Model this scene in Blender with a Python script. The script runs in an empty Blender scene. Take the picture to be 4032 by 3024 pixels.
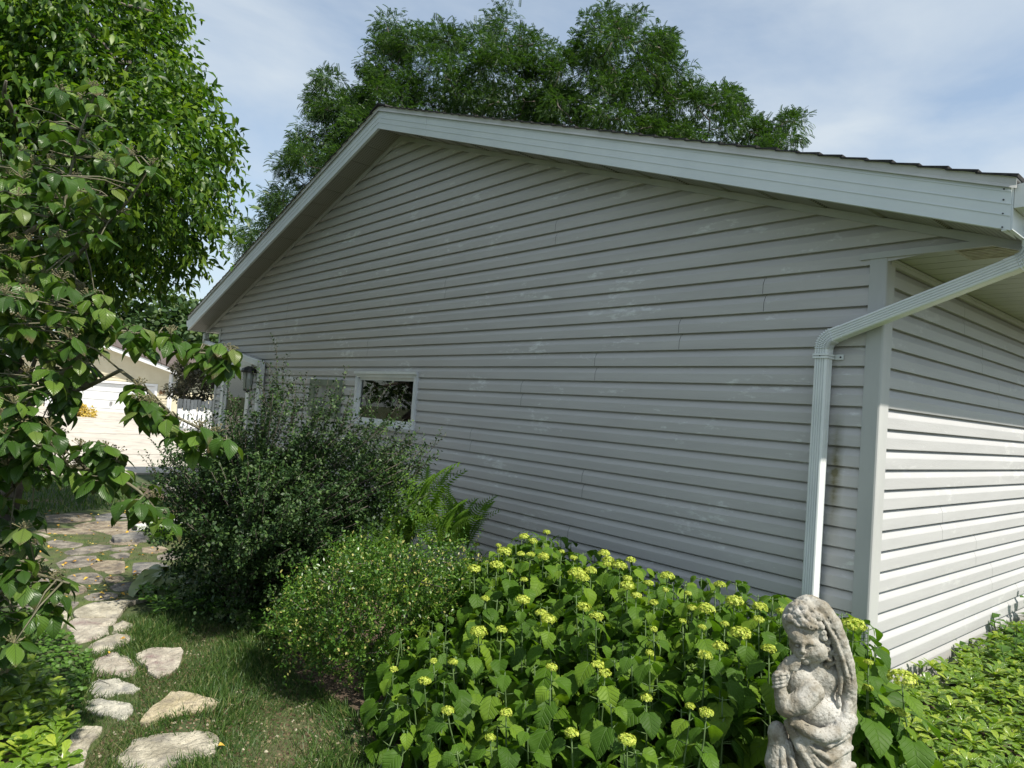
import bpy, math, random
import numpy as np
from mathutils import Vector, Matrix
random.seed(7); RNG = np.random.default_rng(11)
SC = bpy.context.scene; COL = SC.collection

# ---------------------------------------------------------------- camera
YAW, PITCH, ROLL, FPX = 0.8558, 0.0384, 0.0718, 2779.75
CAM = np.array([1.6253, -4.0969, 1.65])
def cam_axes():
    cy, sy, cp, sp = math.cos(YAW), math.sin(YAW), math.cos(PITCH), math.sin(PITCH)
    f = np.array([-sy*cp, cy*cp, sp]); r0 = np.array([cy, sy, 0.0]); u0 = np.cross(r0, f)
    return f, math.cos(ROLL)*r0+math.sin(ROLL)*u0, -math.sin(ROLL)*r0+math.cos(ROLL)*u0
CF, CR, CU = cam_axes()
cd = bpy.data.cameras.new('camera'); co = bpy.data.objects.new('camera', cd); COL.objects.link(co)
m = Matrix.Identity(4)
for i in range(3):
    m[i][0], m[i][1], m[i][2], m[i][3] = CR[i], CU[i], -CF[i], CAM[i]
co.matrix_world = m
cd.sensor_width = 36; cd.sensor_fit = 'HORIZONTAL'; cd.lens = 36*FPX/4032
cd.clip_start = 0.05; cd.clip_end = 600
SC.camera = co

# ---------------------------------------------------------------- world and sun
SUN_EL, SUN_AZ = math.radians(51), math.radians(7)      # azimuth measured from +x towards +y
w = bpy.data.worlds.new('World'); SC.world = w; w.use_nodes = True
nt = w.node_tree; nt.nodes.clear()
def N(t, typ, **kw):
    n = t.nodes.new(typ)
    for k, v in kw.items():
        if k[0] == '_': setattr(n, k[1:], v)
        else: n.inputs[k.replace('__', ' ')].default_value = v
    return n
sky = N(nt, 'ShaderNodeTexSky'); sky.sky_type = 'NISHITA'; sky.sun_disc = False
sky.sun_elevation = SUN_EL; sky.sun_rotation = math.radians(90)-SUN_AZ; sky.air_density = 1.0; sky.dust_density = 1.0; sky.ozone_density = 1.2
tc = N(nt, 'ShaderNodeTexCoord'); mp = N(nt, 'ShaderNodeMapping'); mp.inputs['Scale'].default_value = (1.0, 1.0, 3.0)
nz = N(nt, 'ShaderNodeTexNoise', Scale=1.7, Detail=7.0, Roughness=0.55); nz.inputs['Distortion'].default_value = .5
cr = N(nt, 'ShaderNodeValToRGB'); cr.color_ramp.elements[0].position = .36; cr.color_ramp.elements[1].position = .64
cr.color_ramp.elements[0].color = (.30, .30, .30, 1); cr.color_ramp.elements[1].color = (.86, .86, .86, 1)
mx = N(nt, 'ShaderNodeMixRGB'); mx.inputs[2].default_value = (4.3, 4.75, 5.1, 1); tn = N(nt, 'ShaderNodeMixRGB', _blend_type='MULTIPLY'); tn.inputs[0].default_value = 1; tn.inputs[2].default_value = (.95, 1.04, 1.04, 1)
bg = N(nt, 'ShaderNodeBackground', Strength=0.12); wo = N(nt, 'ShaderNodeOutputWorld')
L = nt.links.new
L(tc.outputs['Generated'], mp.inputs[0]); L(mp.outputs[0], nz.inputs['Vector']); L(nz.outputs[0], cr.inputs[0])
L(cr.outputs[0], mx.inputs[0]); L(sky.outputs[0], tn.inputs[1]); L(tn.outputs[0], mx.inputs[1]); L(mx.outputs[0], bg.inputs[0]); L(bg.outputs[0], wo.inputs[0])
sd = bpy.data.lights.new('sun', 'SUN'); sd.energy = 5.0; sd.angle = math.radians(0.9); sd.color = (1.0, .94, .83)
so = bpy.data.objects.new('sun', sd); COL.objects.link(so)
SUNV = Vector((math.cos(SUN_EL)*math.cos(SUN_AZ), math.cos(SUN_EL)*math.sin(SUN_AZ), math.sin(SUN_EL)))
so.rotation_euler = SUNV.to_track_quat('Z', 'Y').to_euler(); so.location = SUNV*30
SC.view_settings.view_transform = 'Standard'; SC.view_settings.look = 'None'
SC.view_settings.exposure = 0.5; SC.view_settings.gamma = 1
SC.cycles.max_bounces = 6; SC.cycles.transparent_max_bounces = 4; SC.cycles.diffuse_bounces = 2; SC.cycles.glossy_bounces = 3; SC.cycles.transmission_bounces = 4

# ---------------------------------------------------------------- pixel helpers (2212 x 1659 view of the photograph)
KD = 4032/2212
def ray(x, y): return CF+CR*((x*KD-2016)/FPX)-CU*((y*KD-1512)/FPX)
def atd(x, y, d): return CAM+ray(x, y)*d                      # at depth d
def atp(x, y, ax, v):                                         # on an axis plane
    r = ray(x, y); return CAM+r*((v-CAM[ax])/r[ax])
def z3(a, b): return a*.3387, 1097.2+b*.3387                  # coordinates of the enlarged lower left corner

# ---------------------------------------------------------------- object helpers
def empty(name, loc=(0, 0, 0), label=None, cat=None, group=None):
    o = bpy.data.objects.new(name, None); COL.objects.link(o); o.location = loc; o.empty_display_size = .1
    if label: o['label'] = label
    if cat: o['category'] = cat
    if group: o['group'] = group
    return o
def tag(o, label=None, cat=None, group=None, kind=None):
    if label: o['label'] = label
    if cat: o['category'] = cat
    if group: o['group'] = group
    if kind: o['kind'] = kind
    return o
def link(name, me, mat=None, parent=None):
    o = bpy.data.objects.new(name, me); COL.objects.link(o)
    if mat is not None:
        for q in (mat if isinstance(mat, (list, tuple)) else [mat]): me.materials.append(q)
    if parent is not None:
        o.parent = parent; o.matrix_parent_inverse = Matrix.Translation(-Vector(parent_loc(parent)))
    return o
def parent_loc(p):
    v = Vector(p.location)
    if p.parent is not None: pass
    return v
class MB:
    def __init__(s): s.v = []; s.f = []; s.m = []
    def box(s, x0, x1, y0, y1, z0, z1, mi=0):
        b = len(s.v); s.v += [(x0,y0,z0),(x1,y0,z0),(x1,y1,z0),(x0,y1,z0),(x0,y0,z1),(x1,y0,z1),(x1,y1,z1),(x0,y1,z1)]
        for f in ((0,3,2,1),(4,5,6,7),(0,1,5,4),(1,2,6,5),(2,3,7,6),(3,0,4,7)): s.f.append(tuple(b+i for i in f)); s.m.append(mi)
    def poly(s, pts, mi=0):
        b = len(s.v); s.v += [tuple(p) for p in pts]; s.f.append(tuple(range(b, b+len(pts)))); s.m.append(mi)
    def prism(s, pts, d, mi=0):
        """closed polygon pts extruded by vector d"""
        b = len(s.v); n = len(pts); s.v += [tuple(p) for p in pts]+[(p[0]+d[0], p[1]+d[1], p[2]+d[2]) for p in pts]
        s.f.append(tuple(range(b, b+n))); s.f.append(tuple(range(b+2*n-1, b+n-1, -1))); s.m += [mi, mi]
        for i in range(n):
            j = (i+1) % n; s.f.append((b+i, b+i+n, b+j+n, b+j)); s.m.append(mi)
    def loft(s, rings, cap=True, closed=True, mi=0):
        b = len(s.v); n = len(rings[0])
        for r in rings: s.v += [tuple(p) for p in r]
        for k in range(len(rings)-1):
            for i in range(n if closed else n-1):
                j = (i+1) % n; a = b+k*n
                s.f.append((a+i, a+j, a+n+j, a+n+i)); s.m.append(mi)
        if cap and closed:
            s.f.append(tuple(range(b+n-1, b-1, -1))); s.f.append(tuple(range(b+(len(rings)-1)*n, b+len(rings)*n))); s.m += [mi, mi]
    def tube(s, pts, rad, n=6, mi=0):
        pts = [np.array(p, float) for p in pts]
        if not hasattr(rad, '__len__'): rad = [rad]*len(pts)
        rings = []
        for i, p in enumerate(pts):
            t = pts[min(i+1, len(pts)-1)]-pts[max(i-1, 0)]; t = t/(np.linalg.norm(t)+1e-9)
            a = np.cross(t, (0, 0, 1) if abs(t[2]) < .9 else (1, 0, 0)); a /= np.linalg.norm(a); c = np.cross(t, a)
            rings.append([p+rad[i]*(a*math.cos(2*math.pi*k/n)+c*math.sin(2*math.pi*k/n)) for k in range(n)])
        s.loft(rings, True, True, mi)
    def build(s, name, mat, parent=None, smooth=False, recalc=False, bevel=0):
        me = bpy.data.meshes.new(name); me.from_pydata([tuple(float(c) for c in p) for p in s.v], [], s.f)
        o = link(name, me, mat, parent)
        for p, q in zip(me.polygons, s.m): p.material_index = q
        if smooth: me.polygons.foreach_set('use_smooth', [True]*len(me.polygons))
        if recalc:
            import bmesh
            bm = bmesh.new(); bm.from_mesh(me); bmesh.ops.recalc_face_normals(bm, faces=bm.faces); bm.to_mesh(me); bm.free()
        if bevel:
            md = o.modifiers.new('bevel', 'BEVEL'); md.width = bevel; md.segments = 2; md.limit_method = 'ANGLE'
        me.update(); return o
def np_mesh(name, V, F, mat, parent=None, smooth=False, uv=None):
    """V (n,3), F list of (k,c) index arrays, uv (n,2) per vertex"""
    me = bpy.data.meshes.new(name)
    V = np.asarray(V, np.float32); F = [np.asarray(f, np.int32) for f in F if len(f)]
    me.vertices.add(len(V)); me.vertices.foreach_set('co', V.ravel())
    loops = np.concatenate([f.ravel() for f in F]); tot = np.concatenate([np.full(len(f), f.shape[1], np.int32) for f in F])
    start = np.concatenate([[0], np.cumsum(tot)[:-1]]).astype(np.int32)
    me.loops.add(len(loops)); me.loops.foreach_set('vertex_index', loops)
    me.polygons.add(len(tot)); me.polygons.foreach_set('loop_start', start); me.polygons.foreach_set('loop_total', tot)
    if smooth: me.polygons.foreach_set('use_smooth', np.ones(len(tot), bool))
    if uv is not None:
        l = me.uv_layers.new(name='UVMap'); l.data.foreach_set('uv', np.asarray(uv, np.float32)[loops].ravel())
    me.update(calc_edges=True); return link(name, me, mat, parent)
def norm(a): return a/(np.linalg.norm(a, axis=-1, keepdims=True)+1e-9)
class Fol:
    """collects copies of leaf templates"""
    def __init__(s): s.V = []; s.F = {}; s.UV = []; s.n = 0
    def add(s, T, pos, dirs, nrm, size, width=1.0):
        """T=(verts, faces, uv); leaf grows along local y, faces local z"""
        tv, tf, tu = T; pos = np.asarray(pos); k = len(pos)
        if k == 0: return
        y = norm(np.asarray(dirs, float)); z = np.asarray(nrm, float); z = norm(z-y*np.sum(z*y, -1, keepdims=True)); x = np.cross(y, z)
        size = np.broadcast_to(np.asarray(size, float), (k,)); wd = np.broadcast_to(np.asarray(width, float), (k,))
        P = (pos[:, None, :]+size[:, None, None]*(x[:, None, :]*(tv[None, :, 0:1]*wd[:, None, None])+y[:, None, :]*tv[None, :, 1:2]+z[:, None, :]*tv[None, :, 2:3]))
        off = (s.n+np.arange(k)*len(tv))
        for f in tf:
            f = np.asarray(f); s.F.setdefault(f.shape[1], []).append((f[None]+off[:, None, None]).reshape(-1, f.shape[1]))
        s.V.append(P.reshape(-1, 3)); s.UV.append(np.tile(tu, (k, 1))); s.n += k*len(tv)
    def build(s, name, mat, parent=None, smooth=False):
        return np_mesh(name, np.concatenate(s.V), [np.concatenate(v) for v in s.F.values()], mat, parent, smooth, np.concatenate(s.UV))
def leaf_small(w=.28, curl=.12, fold=.1):
    v = np.array([(0,0,0),(w*.9,.35,fold),(w*.75,.68,fold*.6-curl*.4),(0,1,-curl),(-w*.75,.68,fold*.6-curl*.4),(-w*.9,.35,fold),(0,.5,-.02)], float)
    f = [np.array([(0,1,2,6),(6,2,3,4),(0,6,4,5)])]
    return v, f, np.stack([v[:,0]/(2*w)+.5, v[:,1]], 1)
def leaf_tiny(w=.3):
    v = np.array([(0,0,0),(w,.5,.06),(0,1,-.08),(-w,.5,.06)], float)
    return v, [np.array([(0,1,2,3)])], np.stack([v[:,0]/(2*w)+.5, v[:,1]], 1)
def leaf_grid(outline, nx=6, curl=.25, fold=.12, cup=.0, serr=0.0, wave=0.0, ridge=0.0, nr=6):
    """outline: list of (t, half width); grid leaf bent down along its length"""
    ts = np.array([o[0] for o in outline]); ws = np.array([o[1] for o in outline]); V = []; UV = []
    for i, (t, hw) in enumerate(zip(ts, ws)):
        for j in range(nx+1):
            s = j/nx*2-1; h = hw*(1+(serr if (i % 2) else -serr)*abs(s)**3)
            a = curl*t; yy = math.sin(a)/curl if curl else t; zz = -(1-math.cos(a))/curl if curl else 0
            z = zz+fold*abs(s)*hw*2-cup*s*s*hw*2+wave*math.sin(t*9+s*3)*abs(s)+ridge*math.cos((t-abs(s)*.35)*nr*2*math.pi)*abs(s)*(1-abs(s))*4
            back = -.12*max(0, abs(s)-.2)*(t < .04)
            V.append((s*h, yy+back, z)); UV.append((s*.5*1.0*(hw/max(ws))+.5, t))
    F = []
    n = nx+1
    for i in range(len(ts)-1):
        for j in range(nx): F.append((i*n+j, i*n+j+1, (i+1)*n+j+1, (i+1)*n+j))
    return np.array(V), [np.array(F)], np.array(UV)

# sampling of a region traced from the photo, given its own distance and thickness
def inpoly(P, poly):
    x, y = P[:, 0], P[:, 1]; r = np.zeros(len(P), bool); q = np.asarray(poly, float); n = len(q)
    for i in range(n):
        x1, y1 = q[i]; x2, y2 = q[(i+1) % n]
        c = ((y1 > y) != (y2 > y)) & (x < (x2-x1)*(y-y1)/(y2-y1+1e-12)+x1); r ^= c
    return r
def edge(P, poly):
    q = np.asarray(poly, float); best = np.full(len(P), 1e9); near = np.zeros_like(P)
    for i in range(len(q)):
        a = q[i]; b = q[(i+1) % len(q)]; ab = b-a; t = np.clip(((P-a)@ab)/(ab@ab+1e-9), 0, 1); c = a+t[:, None]*ab; d = np.linalg.norm(P-c, axis=1)
        k = d < best; best[k] = d[k]; near[k] = c[k]
    return best, near
def vol(poly, n, depth, thick, E=120, shell=0.0, rng=RNG):
    """n world points in an inflated region and their outward directions"""
    q = np.asarray(poly, float); lo, hi = q.min(0), q.max(0); P = np.zeros((0, 2))
    while len(P) < n:
        c = lo+(hi-lo)*rng.random((n*3, 2)); P = np.concatenate([P, c[inpoly(c, q)]])
    P = P[:n]; e, near = edge(P, q); r = np.clip(e/E, 0, 1); h = thick/2*np.sqrt(1-(1-r)**2)
    s = rng.uniform(-1, 1, n)
    if shell: s = np.sign(s)*np.abs(s)**(1-shell)
    d = depth+s*h
    W = CAM+(CF[None]+CR[None]*((P[:, :1]*KD-2016)/FPX)-CU[None]*((P[:, 1:]*KD-1512)/FPX))*d[:, None]
    o2 = norm(near-P)*(1-r)[:, None]
    out = CR[None]*o2[:, :1]-CU[None]*o2[:, 1:]+CF[None]*(s*np.sqrt(r))[:, None]
    return W, norm(out+1e-6)
def clump(poly, nc, per, depth, thick, E, shell, spread, rng=RNG):
    C, O = vol(poly, nc, depth, thick, E, shell, rng); P = np.repeat(C, per, 0)+rng.normal(0, spread, (nc*per, 3))*rng.uniform(.6, 1.4, (nc, 1)).repeat(per, 0); return P, np.repeat(O, per, 0)
def shoots(F, T, P, D, Ln, nl, size, droop=.3, ang=60, phyl=137.5, updown=.3, wood=None, wr=.002, t0=.1, grow=0, width=1.0, opp=False, jit=.25):
    """leafy shoots: P origins, D directions"""
    k = len(P); D = norm(D); Ln = np.broadcast_to(np.asarray(Ln, float), (k,))
    g = np.array([0, 0, -1.0])
    base = norm(np.cross(D, np.array([.13, .21, 1.0]))); bin_ = np.cross(D, base)
    for j in range(nl):
        t = t0+(1-t0)*(j+(0 if opp else .5))/nl
        pos = P+Ln[:, None]*(D*t+droop*t*t*g); tan = norm(D+2*droop*t*g)
        for side in ((0, math.pi) if opp else (0,)):
            a = math.radians(phyl)*j+side+RNG.normal(0, .25, k)
            sd_ = base*np.cos(a)[:, None]+bin_*np.sin(a)[:, None]
            an = math.radians(ang)+RNG.normal(0, .2, k)
            ld = tan*np.cos(an)[:, None]+sd_*np.sin(an)[:, None]+g*updown+RNG.normal(0, jit, (k, 3))
            nr = np.array([0, 0, 1.0])+RNG.normal(0, .45, (k, 3))
            F.add(T, pos, ld, nr, size*(1-grow*t)*RNG.uniform(.75, 1.2, k), width)
    if wood is not None:
        for i in range(k):
            wood.tube([P[i]+Ln[i]*(D[i]*t+droop*t*t*g) for t in (0, .35, .7, 1)], [wr, wr*.8, wr*.6, wr*.3], 3)

# ---------------------------------------------------------------- materials
def mat(name, base=(.5,.5,.5), rough=.6, spec=.5, metal=0):
    m = bpy.data.materials.new(name); m.use_nodes = True; b = m.node_tree.nodes['Principled BSDF']
    b.inputs['Base Color'].default_value = (*base, 1); b.inputs['Roughness'].default_value = rough
    b.inputs['Specular IOR Level'].default_value = spec; b.inputs['Metallic'].default_value = metal
    return m
def noisy(name, c1, c2, scale=8, rough=.6, bump=.0, bscale=None, detail=5, stretch=(1,1,1), c3=None, s3=40, lo=.35, hi=.65, spec=.5, dist=.01, metal=0):
    m = mat(name, c1, rough, spec, metal); t = m.node_tree; b = t.nodes['Principled BSDF']; L = t.links.new
    tc = N(t, 'ShaderNodeTexCoord'); mp = N(t, 'ShaderNodeMapping'); mp.inputs['Scale'].default_value = stretch
    nz = N(t, 'ShaderNodeTexNoise', Scale=scale, Detail=detail, Roughness=.6)
    cr = N(t, 'ShaderNodeValToRGB'); e = cr.color_ramp.elements; e[0].position = lo; e[1].position = hi; e[0].color = (*c1, 1); e[1].color = (*c2, 1)
    L(tc.outputs['Object'], mp.inputs[0]); L(mp.outputs[0], nz.inputs['Vector']); L(nz.outputs[0], cr.inputs[0])
    out = cr.outputs[0]
    if c3 is not None:
        n3 = N(t, 'ShaderNodeTexNoise', Scale=s3, Detail=4.0); r3 = N(t, 'ShaderNodeValToRGB'); r3.color_ramp.elements[0].position = .52; r3.color_ramp.elements[1].position = .68
        mx = N(t, 'ShaderNodeMixRGB'); mx.inputs[2].default_value = (*c3, 1)
        L(mp.outputs[0], n3.inputs['Vector']); L(n3.outputs[0], r3.inputs[0]); L(r3.outputs[0], mx.inputs[0]); L(out, mx.inputs[1]); out = mx.outputs[0]
    L(out, b.inputs['Base Color'])
    if bump:
        nb = N(t, 'ShaderNodeTexNoise', Scale=bscale or scale*4, Detail=6.0, Roughness=.65); bp = N(t, 'ShaderNodeBump', Strength=bump, Distance=dist)
        L(mp.outputs[0], nb.inputs['Vector']); L(nb.outputs[0], bp.inputs['Height']); L(bp.outputs[0], b.inputs['Normal'])
    return m
def leafmat(name, cols, rough=.45, trans=.25, vein=0, veincol=None, spec=.4, tint=(1.25, 1.35, .5), nveins=9, slant=.8, edge=None):
    """cols: list of (position, colour) picked at random per leaf"""
    m = mat(name, cols[0][1], rough, spec); t = m.node_tree; b = t.nodes['Principled BSDF']; L = t.links.new
    g = N(t, 'ShaderNodeNewGeometry'); cr = N(t, 'ShaderNodeValToRGB'); el = cr.color_ramp.elements
    while len(el) < len(cols): el.new(.5)
    for e, (p, c) in zip(el, cols): e.position = p; e.color = (*c, 1)
    L(g.outputs['Random Per Island'], cr.inputs[0]); col = cr.outputs[0]
    uv = N(t, 'ShaderNodeUVMap') if (vein or edge) else None
    if edge:
        sp = N(t, 'ShaderNodeSeparateXYZ'); L(uv.outputs[0], sp.inputs[0]); nn = N(t, 'ShaderNodeTexNoise', Scale=3.0); L(g.outputs['Position'], nn.inputs['Vector'])
        nn.inputs['Scale'].default_value = 9
        a = N(t, 'ShaderNodeMath', _operation='MULTIPLY_ADD'); a.inputs[1].default_value = 1.6; L(nn.outputs[0], a.inputs[0]); L(sp.outputs[1], a.inputs[2])
        r = N(t, 'ShaderNodeMapRange'); r.inputs[1].default_value = 1.72; r.inputs[2].default_value = 2.0; L(a.outputs[0], r.inputs[0])
        mx = N(t, 'ShaderNodeMixRGB'); mx.inputs[2].default_value = (*edge, 1); L(r.outputs[0], mx.inputs[0]); L(col, mx.inputs[1]); col = mx.outputs[0]
    if vein:
        sp = N(t, 'ShaderNodeSeparateXYZ'); L(uv.outputs[0], sp.inputs[0])
        a = N(t, 'ShaderNodeMath', _operation='SUBTRACT'); a.inputs[1].default_value = .5; L(sp.outputs[0], a.inputs[0])
        ab = N(t, 'ShaderNodeMath', _operation='ABSOLUTE'); L(a.outputs[0], ab.inputs[0])
        s = N(t, 'ShaderNodeMath', _operation='MULTIPLY_ADD'); s.inputs[1].default_value = -slant; L(ab.outputs[0], s.inputs[0]); L(sp.outputs[1], s.inputs[2])
        f = N(t, 'ShaderNodeMath', _operation='MULTIPLY'); f.inputs[1].default_value = nveins*2*math.pi; L(s.outputs[0], f.inputs[0])
        si = N(t, 'ShaderNodeMath', _operation='COSINE'); L(f.outputs[0], si.inputs[0])
        r1 = N(t, 'ShaderNodeMapRange'); r1.inputs[1].default_value = .55; r1.inputs[2].default_value = 1.0; L(si.outputs[0], r1.inputs[0])
        mr = N(t, 'ShaderNodeMapRange'); mr.inputs[1].default_value = .03; mr.inputs[2].default_value = 0.0; L(ab.outputs[0], mr.inputs[0])
        mm = N(t, 'ShaderNodeMath', _operation='MAXIMUM'); L(r1.outputs[0], mm.inputs[0]); L(mr.outputs[0], mm.inputs[1])
        ml = N(t, 'ShaderNodeMath', _operation='MULTIPLY'); ml.inputs[1].default_value = vein; L(mm.outputs[0], ml.inputs[0])
        mx = N(t, 'ShaderNodeMixRGB'); mx.inputs[2].default_value = (*veincol, 1); L(ml.outputs[0], mx.inputs[0]); L(col, mx.inputs[1]); col = mx.outputs[0]
        bp = N(t, 'ShaderNodeBump', Strength=.55, Distance=.004); bp.invert = True; L(mm.outputs[0], bp.inputs['Height']); L(bp.outputs[0], b.inputs['Normal'])
    L(col, b.inputs['Base Color'])
    if trans:
        tr = N(t, 'ShaderNodeBsdfTranslucent'); mc = N(t, 'ShaderNodeMixRGB', _blend_type='MULTIPLY'); mc.inputs[0].default_value = 1; mc.inputs[2].default_value = (*[c*1.3 for c in tint], 1)
        L(col, mc.inputs[1]); L(mc.outputs[0], tr.inputs[0]); ms = N(t, 'ShaderNodeMixShader'); ms.inputs[0].default_value = trans
        L(b.outputs[0], ms.inputs[1]); L(tr.outputs[0], ms.inputs[2]); L(ms.outputs[0], t.nodes['Material Output'].inputs[0])
    return m
M = {}
M['alu'] = noisy('painted_aluminium', (.60,.645,.665), (.66,.70,.715), 3, .38, .03, 60, spec=.5)
M['trim'] = noisy('grey_vinyl_trim', (.40,.405,.405), (.46,.465,.46), 5, .5, .06, 30, stretch=(1,1,.25))
M['drip'] = noisy('drip_edge_metal', (.42,.42,.40), (.52,.52,.50), 4, .35, spec=.5)
M['white'] = noisy('white_paint', (.62,.64,.65), (.72,.73,.73), 6, .4)
M['pipe'] = noisy('downspout_paint', (.66,.69,.70), (.74,.765,.77), 4, .32)
M['black'] = mat('black_metal', (.02,.02,.022), .4)
M['shingle'] = noisy('asphalt_shingle', (.018,.018,.018), (.05,.048,.045), 40, .95, .6, 220, dist=.004)
M['dark'] = mat('dark_interior', (.03,.028,.025), .9)
M['glass'] = mat('window_glass', (.9,.95,.95), .02)
def make_glass():
    t = M['glass'].node_tree; b = t.nodes['Principled BSDF']; b.inputs['Base Color'].default_value = (.9,.95,.93,1)
    gl = N(t, 'ShaderNodeBsdfGlossy', Roughness=.02); tr = N(t, 'ShaderNodeBsdfTransparent'); tr.inputs[0].default_value = (.75,.8,.78,1)
    fr = N(t, 'ShaderNodeFresnel', IOR=1.9); ms = N(t, 'ShaderNodeMixShader'); L = t.links.new
    L(fr.outputs[0], ms.inputs[0]); L(tr.outputs[0], ms.inputs[1]); L(gl.outputs[0], ms.inputs[2]); L(ms.outputs[0], t.nodes['Material Output'].inputs[0])
make_glass()
def siding_mat(name, c1, c2, chalk=.5, algae=False):
    m = noisy(name, c1, c2, 1.2, .55, .22, 24, stretch=(1,1,9), spec=.35, dist=.006); t = m.node_tree; b = t.nodes['Principled BSDF']; L = t.links.new
    src = b.inputs['Base Color'].links[0].from_socket
    tc = N(t, 'ShaderNodeTexCoord'); mp = N(t, 'ShaderNodeMapping'); mp.inputs['Scale'].default_value = (.9,.9,2.6); L(tc.outputs['Object'], mp.inputs[0])
    a = N(t, 'ShaderNodeTexNoise', Scale=1.5, Detail=2.0); L(mp.outputs[0], a.inputs['Vector'])
    c = N(t, 'ShaderNodeTexNoise', Scale=9.0, Detail=6.0, Roughness=.7); L(mp.outputs[0], c.inputs['Vector'])
    s = N(t, 'ShaderNodeMath', _operation='ADD'); L(a.outputs[0], s.inputs[0]); L(c.outputs[0], s.inputs[1])
    r = N(t, 'ShaderNodeMapRange'); r.inputs[1].default_value = 1.15; r.inputs[2].default_value = 1.26; r.inputs[4].default_value = chalk; L(s.outputs[0], r.inputs[0])
    mx = N(t, 'ShaderNodeMixRGB'); mx.inputs[2].default_value = (.68,.69,.68,1); L(r.outputs[0], mx.inputs[0]); L(src, mx.inputs[1]); out = mx.outputs[0]
    spz = N(t, 'ShaderNodeSeparateXYZ'); L(tc.outputs['Object'], spz.inputs[0]); gd = N(t, 'ShaderNodeMapRange'); gd.inputs[1].default_value = .42; gd.inputs[2].default_value = .05; L(spz.outputs[2], gd.inputs[0])
    gm = N(t, 'ShaderNodeMath', _operation='MULTIPLY'); L(gd.outputs[0], gm.inputs[0]); L(c.outputs[0], gm.inputs[1]); g2 = N(t, 'ShaderNodeMixRGB'); g2.inputs[2].default_value = (.17,.14,.10,1); L(gm.outputs[0], g2.inputs[0]); L(out, g2.inputs[1]); out = g2.outputs[0]
    if algae:
        sp = N(t, 'ShaderNodeSeparateXYZ'); L(tc.outputs['Object'], sp.inputs[0])
        def band(o, c0, hw):
            q = N(t, 'ShaderNodeMath', _operation='SUBTRACT'); q.inputs[1].default_value = c0; L(o, q.inputs[0]); w_ = N(t, 'ShaderNodeMath', _operation='ABSOLUTE'); L(q.outputs[0], w_.inputs[0])
            k = N(t, 'ShaderNodeMapRange'); k.inputs[1].default_value = hw; k.inputs[2].default_value = 0; L(w_.outputs[0], k.inputs[0]); return k.outputs[0]
        q = N(t, 'ShaderNodeMath', _operation='MULTIPLY'); L(band(sp.outputs[0], -.205, .05), q.inputs[0]); L(band(sp.outputs[2], 1.42, .45), q.inputs[1])
        q2 = N(t, 'ShaderNodeMath', _operation='MULTIPLY'); L(q.outputs[0], q2.inputs[0]); L(c.outputs[0], q2.inputs[1])
        q3 = N(t, 'ShaderNodeMath', _operation='MULTIPLY'); q3.inputs[1].default_value = 2.2; L(q2.outputs[0], q3.inputs[0]); q3.use_clamp = True
        m2 = N(t, 'ShaderNodeMixRGB'); m2.inputs[2].default_value = (.14,.13,.07,1); L(q3.outputs[0], m2.inputs[0]); L(out, m2.inputs[1]); out = m2.outputs[0]
    L(out, b.inputs['Base Color']); return m
M['siding'] = siding_mat('grey_vinyl_siding', (.455,.443,.44), (.505,.493,.488), .7, True)  # gable copy of the siding, lightened because this wall stands in shade
M['siding2'] = siding_mat('siding_toned_for_sun', (.40,.40,.405), (.44,.44,.445), .25)  # same siding as the gable, colour darkened to offset direct sun
def soffit_mat():
    m = mat('vented_soffit', (.25,.25,.22), .5); t = m.node_tree; b = t.nodes['Principled BSDF']; L = t.links.new
    tc = N(t, 'ShaderNodeTexCoord'); w1 = N(t, 'ShaderNodeTexWave', Scale=12.0); w1.bands_direction = 'X'; w2 = N(t, 'ShaderNodeTexWave', Scale=12.0); w2.bands_direction = 'Y'
    L(tc.outputs['Object'], w1.inputs[0]); L(tc.outputs['Object'], w2.inputs[0])
    q = N(t, 'ShaderNodeMath', _operation='MULTIPLY'); L(w1.outputs[1], q.inputs[0]); L(w2.outputs[1], q.inputs[1])
    r = N(t, 'ShaderNodeMapRange'); r.inputs[1].default_value = .5; r.inputs[2].default_value = .7; L(q.outputs[0], r.inputs[0])
    mx = N(t, 'ShaderNodeMixRGB'); mx.inputs[1].default_value = (.26,.255,.22,1); mx.inputs[2].default_value = (.05,.05,.045,1); L(r.outputs[0], mx.inputs[0]); L(mx.outputs[0], b.inputs['Base Color'])
    return m
M['soffit'] = soffit_mat()
M['soffit_plain'] = noisy('plain_soffit', (.32,.33,.28), (.37,.38,.32), 3, .5)
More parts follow.
